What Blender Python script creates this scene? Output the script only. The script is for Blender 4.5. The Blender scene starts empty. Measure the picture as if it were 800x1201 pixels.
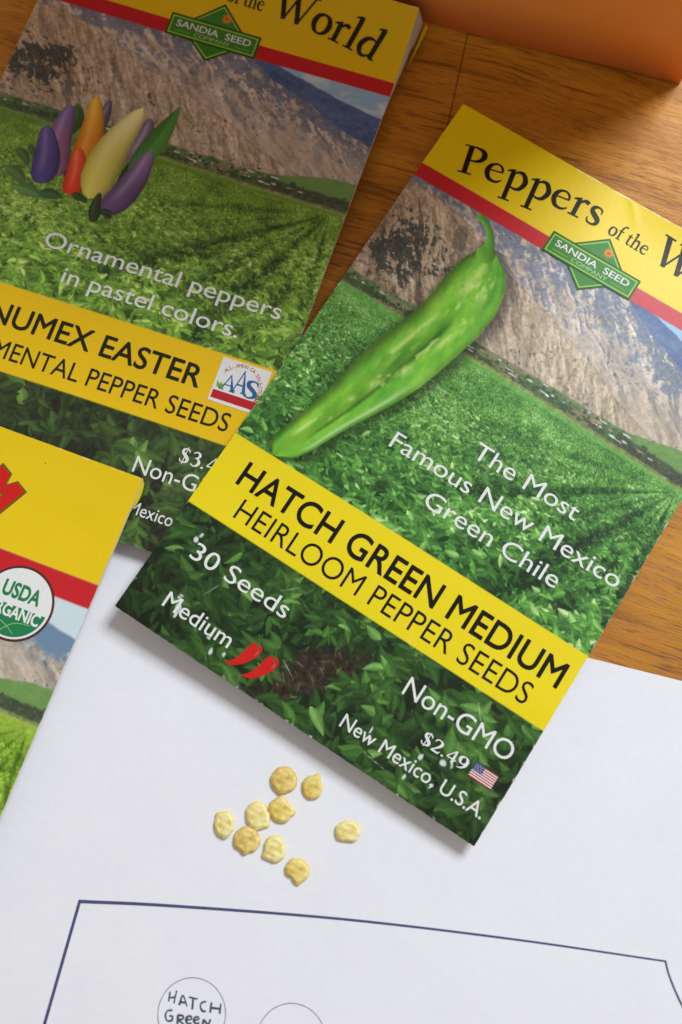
import bpy, bmesh, math, random
import numpy as np
from mathutils import Matrix, Vector

MM = 0.001                      # everything below is written in millimetres
scene = bpy.context.scene
COL = scene.collection
rng = np.random.default_rng(11)
random.seed(5)

# ------------------------------------------------------------------ camera
cam_d = bpy.data.cameras.new('camera')
cam_d.sensor_fit = 'VERTICAL'
cam_d.sensor_height = 36.0
cam_d.lens = 36.0 * 1200.0 / 1201.0
cam_d.clip_start = 0.005
cam_d.clip_end = 20.0
cam = bpy.data.objects.new('camera', cam_d)
COL.objects.link(cam)
right = Vector((0.999554, 0.0, -0.02985)); down = Vector((-0.006053, -0.979225, -0.202686)); fwd = Vector((-0.02923, 0.202777, -0.978789))
cam.matrix_world = Matrix(((right.x, -down.x, -fwd.x, 0), (right.y, -down.y, -fwd.y, 0), (right.z, -down.z, -fwd.z, 173.0 * MM), (0, 0, 0, 1)))
cam_d.dof.use_dof = True
cam_d.dof.focus_distance = 0.176
cam_d.dof.aperture_fstop = 13.5
scene.camera = cam

# ------------------------------------------------------------------ light: one window, dim warm room
world = bpy.data.worlds.new('World')
scene.world = world
world.use_nodes = True
wb = world.node_tree.nodes['Background']
wb.inputs[0].default_value = (1.0, 0.91, 0.84, 1)
wb.inputs[1].default_value = 0.37
LAZ, LEL, LDIST = math.radians(45), math.radians(46), 1.15
ld = bpy.data.lights.new('window_light', 'AREA')
ld.shape = 'RECTANGLE'; ld.size = 0.44; ld.size_y = 0.36
ld.energy = 13.0
ld.color = (0.87, 0.94, 1.0)
lo = bpy.data.objects.new('window_light', ld)
COL.objects.link(lo)
ldir = Vector((math.cos(LEL) * math.cos(LAZ), math.cos(LEL) * math.sin(LAZ), math.sin(LEL)))
lo.location = Vector((0, 0.04, 0)) + ldir * LDIST
lo.rotation_euler = ldir.to_track_quat('Z', 'Y').to_euler()

scene.view_settings.view_transform = 'Standard'
scene.view_settings.look = 'None'
scene.view_settings.exposure = 0.0
scene.view_settings.gamma = 1.0

# ------------------------------------------------------------------ helpers
def lin(c):
    c = np.asarray(c, dtype=np.float64)
    c = np.clip(c, 0, 1)
    return np.where(c <= 0.04045, c / 12.92, ((c + 0.055) / 1.055) ** 2.4)

def rgb(r, g, b):
    l = lin(np.array([r, g, b]) / 255.0)
    return (float(l[0]), float(l[1]), float(l[2]), 1.0)

def tag(o, label=None, cat=None, group=None, kind=None):
    if label: o['label'] = label
    if cat: o['category'] = cat
    if group: o['group'] = group
    if kind: o['kind'] = kind
    return o

def empty(name, M=None):
    o = bpy.data.objects.new(name, None)
    o.empty_display_size = 0.01
    COL.objects.link(o)
    if M is not None: o.matrix_world = M
    return o

def mesh_obj(name, verts, faces, mat, parent=None, smooth=False):
    me = bpy.data.meshes.new(name)
    me.from_pydata([tuple(c * MM for c in v) for v in verts], [], faces)
    me.update()
    if smooth: me.polygons.foreach_set('use_smooth', [True] * len(me.polygons))
    me.materials.append(mat)
    o = bpy.data.objects.new(name, me)
    COL.objects.link(o)
    if parent is not None: o.parent = parent
    return o

def new_mat(name):
    m = bpy.data.materials.new(name); m.use_nodes = True
    nt = m.node_tree
    return m, nt, nt.nodes['Principled BSDF']

def ink(name, c, rough=0.36, spec=0.22, grain=0.16):
    m, nt, b = new_mat(name)
    b.inputs['Base Color'].default_value = rgb(*c)
    b.inputs['Roughness'].default_value = rough
    b.inputs['Specular IOR Level'].default_value = spec
    n = nt.nodes.new('ShaderNodeTexNoise'); n.inputs['Scale'].default_value = 1800
    n.inputs['Detail'].default_value = 3
    tc = nt.nodes.new('ShaderNodeTexCoord'); nt.links.new(tc.outputs['Object'], n.inputs['Vector'])
    mx = nt.nodes.new('ShaderNodeMixRGB'); mx.blend_type = 'MULTIPLY'; mx.inputs[0].default_value = grain
    mx.inputs[1].default_value = rgb(*c); nt.links.new(n.outputs['Fac'], mx.inputs[2])
    nt.links.new(mx.outputs[0], b.inputs['Base Color'])
    return m

def print_mat(name, rough):
    m, nt, b = new_mat(name)
    a = nt.nodes.new('ShaderNodeVertexColor'); a.layer_name = 'print'
    tc = nt.nodes.new('ShaderNodeTexCoord')
    n = nt.nodes.new('ShaderNodeTexNoise'); n.inputs['Scale'].default_value = 2600; n.inputs['Detail'].default_value = 2
    nt.links.new(tc.outputs['Object'], n.inputs['Vector'])
    mr = nt.nodes.new('ShaderNodeMapRange'); mr.inputs[3].default_value = 0.9; mr.inputs[4].default_value = 1.1
    nt.links.new(n.outputs['Fac'], mr.inputs[0])
    mx = nt.nodes.new('ShaderNodeMixRGB'); mx.blend_type = 'MULTIPLY'; mx.inputs[0].default_value = 0.6
    nt.links.new(a.outputs['Color'], mx.inputs[1]); nt.links.new(mr.outputs[0], mx.inputs[2])
    nt.links.new(mx.outputs[0], b.inputs['Base Color'])
    b.inputs['Roughness'].default_value = rough
    b.inputs['Specular IOR Level'].default_value = 0.32
    n2 = nt.nodes.new('ShaderNodeTexNoise'); n2.inputs['Scale'].default_value = 900; n2.inputs['Detail'].default_value = 4
    nt.links.new(tc.outputs['Object'], n2.inputs['Vector'])
    n3 = nt.nodes.new('ShaderNodeTexNoise'); n3.inputs['Scale'].default_value = 32; n3.inputs['Detail'].default_value = 2
    nt.links.new(tc.outputs['Object'], n3.inputs['Vector'])
    bp = nt.nodes.new('ShaderNodeBump'); bp.inputs['Strength'].default_value = 0.12; bp.inputs['Distance'].default_value = 0.0001
    nt.links.new(n2.outputs['Fac'], bp.inputs['Height'])
    bp2 = nt.nodes.new('ShaderNodeBump'); bp2.inputs['Strength'].default_value = 0.4; bp2.inputs['Distance'].default_value = 0.0010
    nt.links.new(n3.outputs['Fac'], bp2.inputs['Height']); nt.links.new(bp.outputs[0], bp2.inputs['Normal'])
    nt.links.new(bp2.outputs[0], b.inputs['Normal'])
    return m

M_PRINT = print_mat('printed_card', 0.34)
M_PRINT_DULL = print_mat('printed_card_dull', 0.42)
M_BLACK = ink('black_ink', (22, 20, 12))
M_OLIVE = ink('olive_black_ink', (38, 40, 14))
M_WHITE = ink('white_ink', (238, 240, 236))
M_RED = ink('red_ink', (214, 36, 30))
M_REDBAR = ink('red_bar_ink', (196, 40, 48))
M_STEM = ink('stem_green_ink', (70, 110, 40))
M_BADGE = ink('badge_green', (62, 138, 50))
M_BADGE_DK = ink('badge_dark_green', (34, 92, 36))
M_LIME = ink('badge_lime', (150, 205, 70))
M_SUN = ink('sun_orange', (240, 150, 20))
M_SUNC = ink('sun_red', (220, 90, 20))
M_PALE = ink('pale_green_ink', (178, 215, 150))
M_FLAGB = ink('flag_blue', (56, 62, 128))
M_FLAGR = ink('flag_red', (196, 58, 62))
M_BROWN = ink('seal_brown', (84, 48, 40))
M_USDA = ink('seal_green', (38, 132, 80))
M_AASB = ink('emblem_blue', (48, 104, 168))
M_PINK = ink('emblem_pink', (206, 96, 110))
M_LEAFI = ink('emblem_leaf', (120, 185, 60))
M_CARD = ink('card_edge', (222, 216, 204), 0.8, 0.2)
M_INNER = ink('card_inside', (206, 196, 182), 0.85, 0.2)
M_YEL = ink('yellow_card', (222, 196, 20), 0.5)

# ------------------------------------------------------------------ numpy printing press
def vnoise(h, w, ch, cw, r):
    """smooth value noise on an h x w raster with ch x cw cells"""
    g = r.random((ch + 3, cw + 3))
    y = np.linspace(0, ch, h, endpoint=False); x = np.linspace(0, cw, w, endpoint=False)
    yi = y.astype(int); xi = x.astype(int)
    fy = (y - yi)[:, None]; fx = (x - xi)[None, :]
    fy = fy * fy * (3 - 2 * fy); fx = fx * fx * (3 - 2 * fx)
    a = g[yi][:, xi]; b = g[yi][:, xi + 1]; c = g[yi + 1][:, xi]; d = g[yi + 1][:, xi + 1]
    return (a * (1 - fx) + b * fx) * (1 - fy) + (c * (1 - fx) + d * fx) * fy

def fbm(h, w, ch, cw, r, oct=4, gain=0.55):
    out = np.zeros((h, w)); amp = 1.0; tot = 0
    for k in range(oct):
        out += amp * vnoise(h, w, max(1, int(ch * 2 ** k)), max(1, int(cw * 2 ** k)), r)
        tot += amp; amp *= gain
    out /= tot
    return out

def sstep(a, b, x):
    t = np.clip((x - a) / (b - a), 0, 1)
    return t * t * (3 - 2 * t)

def over(img, col, mask):
    col = np.asarray(col, dtype=float)
    if col.ndim == 1: col = col / 255.0
    img[:] = img * (1 - mask[..., None]) + col * mask[..., None]

_TAB = np.random.default_rng(99).random((256, 256))
def vn(x, y):
    xi = np.floor(x).astype(int); yi = np.floor(y).astype(int)
    fx = x - xi; fy = y - yi; fx = fx * fx * (3 - 2 * fx); fy = fy * fy * (3 - 2 * fy)
    g = lambda a, b: _TAB[a & 255, b & 255]
    return (g(xi, yi) * (1 - fx) + g(xi + 1, yi) * fx) * (1 - fy) + (g(xi, yi + 1) * (1 - fx) + g(xi + 1, yi + 1) * fx) * fy
def streak(a, c, la, lc, r, oct=3):
    """noise drawn out along a"""
    o = r.integers(0, 200); out = 0; t = 0
    for k in range(oct):
        q = .55 ** k; out = out + q * vn(a / la * 2 ** k + o, c / lc * 2 ** k + 3 * o); t += q
    return out / t

class Print:
    """one printed sheet, u to the right and v downwards in mm"""
    def __init__(s, w, h, res, seed, u0=0.0):
        s.res = res; s.nu = int(round(w * res)) + 1; s.nv = int(round(h * res)) + 1
        s.u = u0 + np.linspace(0, w, s.nu); s.v = np.linspace(0, h, s.nv); s.u0 = u0
        s.w, s.h = w, h
        s.U, s.V = np.meshgrid(s.u, s.v)
        s.img = np.zeros((s.nv, s.nu, 3)); s.r = np.random.default_rng(seed)
    def n(s, cell_u, cell_v, oct=4, gain=0.55):
        return fbm(s.nv, s.nu, max(1, int(s.h / cell_v)), max(1, int(s.w / cell_u)), s.r, oct, gain)
    def box(s, u0, v0, u1, v1):
        i0 = max(0, int((u0 - s.u0) * s.res)); i1 = min(s.nu, int((u1 - s.u0) * s.res) + 2)
        j0 = max(0, int(v0 * s.res)); j1 = min(s.nv, int(v1 * s.res) + 2)
        return i0, i1, j0, j1
    def leaf(s, cu, cv, L, W, ang, col, curl=0.0, vmax=1e9):
        R = max(L, W) * 0.62
        i0, i1, j0, j1 = s.box(cu - R, cv - R, cu + R, cv + R)
        if i1 - i0 < 1 or j1 - j0 < 1: return
        x = s.U[j0:j1, i0:i1] - cu; y = s.V[j0:j1, i0:i1] - cv
        ca, sa = math.cos(ang), math.sin(ang)
        t = (x * ca + y * sa) / L + 0.5
        q = -x * sa + y * ca
        q = q - curl * L * (t - 0.5) ** 2
        tt = np.clip(t, 0, 1)
        hw = 0.5 * W * np.sin(math.pi * tt ** 0.75) ** 0.9 + 1e-6
        e = np.abs(q) / hw
        px = 1.0 / s.res
        m = np.clip((hw - np.abs(q)) / px + 0.5, 0, 1) * ((t > 0) & (t < 1))
        if W < 0.5: m *= 0.85
        sh = 0.94 + 0.16 * sstep(-.15, .15, q / W) - 0.15 * sstep(0.5, 1.0, e) + 0.12 * np.exp(-(q / (0.07 * W + 0.03)) ** 2) + 0.16 * (0.5 - t)
        vein = 0.035 * np.sin((t * 9 - np.abs(q) / W * 5) * 6.283) * (W > 1.0)
        c = col[None, None, :] * (sh + vein)[..., None]
        sub = s.img[j0:j1, i0:i1]
        sub[:] = sub * (1 - m[..., None]) + np.clip(c, 0, 1) * m[..., None]
    def blob(s, cu, cv, ru, rv, col, soft=0.4, a=1.0):
        R = max(ru, rv) * 1.5
        i0, i1, j0, j1 = s.box(cu - R, cv - R, cu + R, cv + R)
        if i1 <= i0 or j1 <= j0: return
        d = np.hypot((s.U[j0:j1, i0:i1] - cu) / ru, (s.V[j0:j1, i0:i1] - cv) / rv)
        m = a * (1 - sstep(1 - soft, 1 + soft * 0.3, d))
        sub = s.img[j0:j1, i0:i1]
        sub[:] = sub * (1 - m[..., None]) + np.asarray(col) / 255.0 * m[..., None]

def interp(xs, pts):
    p = np.array(pts); return np.interp(xs, p[:, 0], p[:, 1])

def landscape(p, tone, off=0.0, hz=0.0):
    """the printed valley: sky, hills, village strip, pepper field. off shifts it down, tone grades the ink"""
    U, V = p.U, p.V - off
    img = p.img; r = p.r
    n1 = p.n(9, 6, 5, .6); n2 = p.n(2.2, 1.6, 4, .6); n3 = p.n(0.55, 0.45, 3, .65); n4 = p.n(5, 2.5, 5, .62); n5 = p.n(1.1, .8, 4, .65)
    # sky
    img[:] = np.array([150, 190, 220]) / 255.0
    over(img, [214, 228, 236], sstep(.45, .7, n4) * .8)
    # farthest blue range
    rf = interp(U[0], [(0, 15), (44, 15.4), (50, 17.2), (56, 18.6), (62, 20.2), (72, 22)]) + 0.5 * (n2[0] - .5)
    m = sstep(-.15, .15, V - rf[None])
    c = (np.array([80, 106, 150])[None, None] + (n4 - .5)[..., None] * np.array([70, 60, 50]) + (n3 - .5)[..., None] * 34) / 255
    over(img, c, m)
    # main mountain with blue-green forest patches
    rm = interp(U[0], [(0, 14), (30, 14.5), (44, 16.6), (50, 20.4), (57, 22.6), (63, 25.4), (72, 28.2)]) + 1.1 * (n2[8] - .5)
    m = sstep(-.15, .15, V - rm[None])
    ridge = 1 - np.abs(2 * streak(U * .80 + V * .60 + 2.0 * n4, -U * .60 + V * .80 + 3.5 * n1, 13.0, 4.2, r, 4) - 1)
    fold = np.clip(np.gradient(ridge, axis=1) * p.res * 1.5, -.5, .5) + .6 * (streak(U * .75 + V * .66, -U * .66 + V * .75 + 2.0 * n4, 6, 1.5, r) - .5)
    msl = streak(U * .75 + V * .66, -U * .66 + V * .75 + 2.5 * n4, 6.0, 1.3, r) - .5
    c = (np.array([194, 182, 168])[None, None] + (n4 - .5)[..., None] * np.array([66, 64, 60]) + msl[..., None] * 44 + (n2 - .5)[..., None] * 24 + (n3 - .5)[..., None] * 42 + fold[..., None] * np.array([46, 44, 38])) / 255
    over(img, c, m)
    dep = np.clip((V - rm[None]) / 9.0, 0, 1.4)
    forest = sstep(0.45, 0.58, n5 * .5 + n4 * .28 + n3 * .22 + .17 * (1 - dep) - .05 + .12 * msl - .24 * fold)
    fc = (np.array([92, 108, 134])[None, None] + (n3 - .5)[..., None] * 60) / 255
    over(img, fc, forest * m * (0.85 - .3 * np.clip(dep, 0, 1)))
    # warm slope low down and gullies running down to the right
    gsl = streak(U * .80 + V * .60, -U * .60 + V * .80, 7.0, .9, r) - .5
    low = sstep(26, 34, V) * m
    over(img, (np.array([190, 174, 152])[None, None] + fold[..., None] * 28 + gsl[..., None] * 40 + (n5 - .5)[..., None] * 50 + (n3 - .5)[..., None] * 30) / 255, low * .65)
    # near golden hill on the left
    rn = interp(U[0], [(-3, 19.6), (1.6, 18.2), (7, 18.2), (11.4, 19.3), (15, 19.9), (19, 21.6), (24, 23.9), (31.6, 25.9), (38, 28.2), (45, 30.6), (51, 33.6), (60, 36.6), (72, 39)]) + .5 * (n2[20] - .5)
    m = sstep(-.12, .12, V - rn[None])
    d2 = (V - rn[None])
    stri = streak(U * .62 + d2 * .78 + 2.4 * n4, -U * .78 + d2 * .62 + 2.0 * n4, 6.0, 1.1, r) - .5
    stri2 = streak(U * .80 + d2 * .60, -U * .60 + d2 * .80 + 1.2 * n2, 4.0, .45, r)
    wst = sstep(10, 27, U)[..., None]
    rdg2 = 1 - np.abs(2 * streak(U * .58 + d2 * .80 + 2.5 * n4, -U * .80 + d2 * .58 + 3.0 * n1, 11.0, 3.4, r, 4) - 1)
    fold2 = np.clip(np.gradient(rdg2, axis=1) * p.res * 1.3, -.5, .5)
    c = ((np.array([184, 164, 136])[None, None] * (1 - wst) + np.array([188, 172, 148])[None, None] * wst) + fold2[..., None] * np.array([40, 38, 34]) + stri[..., None] * np.array([80, 76, 70]) * (1 - .4 * wst) + (stri2 - .5)[..., None] * 56 + (n4 - .5)[..., None] * 40 + (n3 - .5)[..., None] * 62) / 255
    gl = sstep(.60, .70, streak(U * .55 + d2 * .83 + 3.0 * n4, -U * .83 + d2 * .55 + 3.0 * n4, 9.0, 1.7, r))
    c = c * (1 - (.34 - .2 * wst[..., 0]) * gl * sstep(.6, 2.0, d2))[..., None]
    c = c * (1 - .12 * (d2 < .5))[..., None]
    over(img, c, m * sstep(-.1, .5, d2))
    rough = sstep(.5, .62, n5 * .55 + n4 * .3 + n3 * .15 + .05 * (stri2 - .5)) * m
    over(img, np.array([112, 96, 88]), rough * .55 * sstep(1.0, 5.0, d2) * (1 - .6 * wst[..., 0]))
    # dark trees in the gully at the foot of the hill
    e = np.exp(-(((U - 6.5) / 7.5) ** 2 + ((V - 30.0) / 6.0) ** 2))
    tr = sstep(.585, .655, .12 * stri - .16 * fold2 + n5 * .42 + n4 * .3 + n3 * .28 + .36 * e - .1)
    over(img, (np.array([66, 72, 66])[None, None] + (n3 - .5)[..., None] * 70) / 255, tr * m * .9)
    e2 = sstep(.66, .72, n5 * .5 + n3 * .5) * sstep(2, 4, d2)
    over(img, np.array([84, 88, 84]), e2 * m * .7)
    rb = np.random.default_rng(31)
    for k in range(420):
        cu = rb.uniform(0, 71); cv = rb.uniform(20, 38)
        if vn(np.array([cu * .16]), np.array([cv * .3 + 9]))[0] < .5: continue
        q_ = rb.uniform(.10, .34)
        p.blob(cu, cv + off, q_, q_ * rb.uniform(.8, 1.4), [84 + rb.integers(0, 24), 92 + rb.integers(0, 22), 96 + rb.integers(0, 20)], .6, rb.uniform(.35, .8) * (1 if cv > rm[min(int((cu - p.u0) * p.res), p.nu - 1)] + 1.5 else 0))
    # village strip
    vt = 38.3 + 0.5 * (n2[40][None] - .5) - 2.6 * sstep(54, 68, U)
    m = sstep(-.2, .2, V - vt)
    c = (np.array([88, 120, 70])[None, None] + (n5 - .5)[..., None] * 80 + (n3 - .5)[..., None] * 60) / 255
    over(img, c, m)
    over(img, np.array([160, 142, 112]), m * sstep(.5, .6, n4) * .6 * (U < 52))
    med = m * sstep(56, 59, U) * (1 - sstep(38.6 + .05 * (U - 55), 39.2 + .05 * (U - 55), V))
    over(img, np.array([118, 160, 86]), med * .8)
    dk = sstep(.5, .56, n5 * .6 + n3 * .4 + .14 * np.exp(-((V - 40.3) / .9) ** 2) - .1 * (U < 55)) * m * sstep(38.8, 39.6, V)
    over(img, np.array([58, 72, 50]), dk * .85)
    bush = sstep(-.3, .3, 1.25 + .8 * (n5 - .5) - np.abs(V - 40.4) ) * sstep(54.5, 56.5, U) * (1 - .35 * sstep(.5, .7, n5))
    over(img, (np.array([74, 84, 62])[None, None] + (n3 - .5)[..., None] * 60) / 255, bush * m)
    rr = np.random.default_rng(77)
    for k in range(46):
        cu = rr.uniform(0, 64); cv = 38.9 + off + rr.random() * 1.9 - .5 * (cu > 30)
        p.blob(cu, cv, rr.uniform(.25, .95), rr.uniform(.1, .2), rr.choice([[236, 236, 240], [214, 214, 220], [196, 150, 130]]), .3, .9)
    for k in range(70):
        cu = rr.uniform(0, 70); cv = 38.6 + off + rr.random() * 2.2
        p.blob(cu, cv, rr.uniform(.2, .5), rr.uniform(.25, .5), [50, 70, 48], .6, .75)
    # hedge line and the track at the field's far edge
    fe = 41.5 + .012 * (U - 35) + .25 * (n2[30][None] - .5)
    over(img, (np.array([124, 140, 74])[None, None] + (n3 - .5)[..., None] * 90) / 255, sstep(-.75, -.5, V - fe) * (1 - sstep(-.1, .1, V - fe)) * (.3 + .7 * (U > 14)))
    over(img, np.array([188, 168, 132]), np.exp(-((V - fe) / .16) ** 2) * .7)
    # field base
    fm = sstep(-.1, .2, V - fe)
    rows = field_rows(U, V)
    base = (np.array(tone['mid']) * (0.62 + .38 * rows[..., None]) + ((n3 - .5) * 56 * sstep(42, 47, V))[..., None] + ((n5 - .5) * 40)[..., None]) / 255
    over(img, base, fm)
    far = fm * (1 - sstep(42.0, 46, V)) * (.75 + .5 * n3)
    over(img, (np.array(tone['far'])[None, None] + ((n3 - .5) * 48)[..., None] + ((n5 - .5) * 30)[..., None] - (1 - rows[..., None]) * 30) / 255, far * .9)
    return n1, n2, n3, n4, n5

VP = (68.5, 42.6)
def field_rows(U, V):
    a = np.degrees(np.arctan2(V - VP[1], VP[0] - U + 1e-6))      # 0 = along the far edge to the left, 90 = straight down
    out = np.ones_like(np.asarray(a, dtype=float))
    for c, w, d in ((13, 2.0, .4), (22, 1.8, .3), (33, 3.4, .95), (47, 2.6, .7), (62, 5.4, 1.0), (79, 2.8, .7), (95, 4.0, .95)):
        out = out - d * np.exp(-((a - c) / w) ** 2)
    return 1 - (1 - np.clip(out, 0, 1)) * (.25 + .75 * sstep(22, 52, U)) * .85

def ramp(t, tone):
    t = min(max(t, 0.0), 1.0)
    k = [np.array(tone['dark']), np.array(tone['lowmid']), np.array(tone['mid']), np.array(tone['light'])]
    x = t * 3; i = min(int(x), 2)
    return (k[i] * (1 - (x - i)) + k[i + 1] * (x - i)) / 255.0

def leaves(p, tone, v0, v1, off=0.0, dens=1.0, size=None, dirt=None, bias=0.0, clump=.8):
    r = p.r; nn = p.n(7, 5, 3); nb = p.n(2.6, 2.0, 3)
    v = v0
    items = []
    while v < v1:
        L = size(v)
        step = L * .17
        cnt = int(p.w / (L * .42) * dens) + 1
        for k in range(cnt):
            items.append((v + r.uniform(-1, 1) * step, p.u0 + r.uniform(-.02, 1.02) * p.w, L))
        v += step
    for (cv, cu, L) in items:
        rows = float(field_rows(np.array([[cu]]), np.array([[cv]]))[0, 0]) if cv < 76 else 1.0
        j = int(min(max((cv + off) * p.res, 0), p.nv - 1)); i = int(min(max((cu - p.u0) * p.res, 0), p.nu - 1))
        if dirt is not None and dirt(cu, cv, r): continue
        t = .50 + .46 * (r.random() - .5) + clump * (nb[j, i] - .5) + clump * .6 * (nn[j, i] - .5) - .52 * (1 - rows) + bias
        if r.random() < .08: t += .25
        if r.random() < .18: t -= .22
        l = L * r.uniform(.65, 1.25)
        col = ramp(t, tone) * r.uniform(.92, 1.08)
        p.leaf(cu, cv + off, l, l * r.uniform(.24, .46), r.normal(1.25, .8) + (math.pi if r.random() < .25 else 0), col, r.uniform(-.5, .5))

def plants(p, tone, v0, v1, size, off=0.0, dirt=None, bias=0.0, gap=1.0, glow=.3):
    """rows of bushy plants: each a dark heart with drooping leaves round it, far ones first"""
    r = p.r; nb = p.n(9, 7, 2); v = v0
    while v < v1:
        S_ = size(v); n = int(p.w / (S_ * .50) * gap) + 1
        for u in sorted(p.u0 + r.uniform(-.05, 1.05, n) * p.w):
            cv = v + r.uniform(-.5, .5) * S_ * .3
            if dirt is not None and dirt(u, cv, r): continue
            row = float(field_rows(np.array([[u]]), np.array([[cv]]))[0, 0]) if cv < 76 else 1.0
            if r.random() > .08 + row * 1.05: continue
            j = int(min(max((cv + off) * p.res, 0), p.nv - 1)); i = int(min(max((u - p.u0) * p.res, 0), p.nu - 1))
            b0 = .46 + bias + .5 * (nb[j, i] - .5) - .52 * (1 - row) + r.normal(0, .06)
            sz = S_ * r.uniform(.75, 1.2)
            p.blob(u, cv + off + .12 * sz, sz * .42, sz * .36, np.array(tone['dark']) * 1.05, .9, .55)
            k = int(r.integers(8, 14)); a0 = r.uniform(0, 6.28)
            ll = []
            for q in range(k):
                a = a0 + q * 2.4 + r.normal(0, .25); rad = .10 + .24 * (q / k) ** .6
                ll.append((math.sin(a), a, rad * r.uniform(.8, 1.2)))
            ll.sort(key=lambda t: -t[2])
            for sa, a, rad in ll:
                du, dv = math.cos(a) * rad * sz, (math.sin(a) * .75 + .15) * rad * sz
                L = sz * r.uniform(.30, .48)
                ang = math.atan2(math.sin(a) * .8 + .55, math.cos(a)) + r.normal(0, .25)
                t = b0 + glow * (.30 - rad) * 1.6 + .16 * (-sa) * .6 + r.normal(0, .11)
                if r.random() < .12: t += .26
                p.leaf(u + du, cv + dv + off, L, L * r.uniform(.30, .52), ang, ramp(t, tone) * r.uniform(.94, 1.06), r.uniform(-.6, .6))
        v += S_ * .20

def soften(p, k=1):
    for _ in range(k):
        a = p.img; q = np.pad(a, ((1, 1), (1, 1), (0, 0)), 'edge')
        p.img[:] = .36 * a + .11 * (q[:-2, 1:-1] + q[2:, 1:-1] + q[1:-1, :-2] + q[1:-1, 2:]) + .05 * (q[:-2, :-2] + q[2:, 2:] + q[:-2, 2:] + q[2:, :-2])

def hband(p, v0, v1, col, slope=0.0):
    e = .5 / p.res
    m = np.clip((p.V - v0) / (2 * e) + .5, 0, 1) * np.clip((v1 - p.V) / (2 * e) + .5, 0, 1)
    n = p.n(12, 9, 2)
    over(p.img, (np.array(col)[None, None] + ((n - .5) * 7)[..., None]) / 255, m)

def wear(p, edges, k, seed):
    r = np.random.default_rng(seed)
    for _ in range(k):
        e = r.choice(edges); a = r.random()
        if e == 'b': cu, cv, ru, rv = p.u0 + a * p.w, p.h - abs(r.normal(0, .12)), r.uniform(.08, .5), r.uniform(.06, .2)
        elif e == 'r': cu, cv, ru, rv = p.u0 + p.w - abs(r.normal(0, .1)), a * p.h, r.uniform(.05, .16), r.uniform(.08, .5)
        elif e == 'l': cu, cv, ru, rv = p.u0 + abs(r.normal(0, .1)), a * p.h, r.uniform(.05, .14), r.uniform(.08, .4)
        else: cu, cv, ru, rv = p.u0 + a * p.w, abs(r.normal(0, .1)), r.uniform(.1, .8), r.uniform(.06, .16)
        p.blob(cu, cv, ru, rv, [226, 224, 216], .5, r.uniform(.4, .95))

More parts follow.
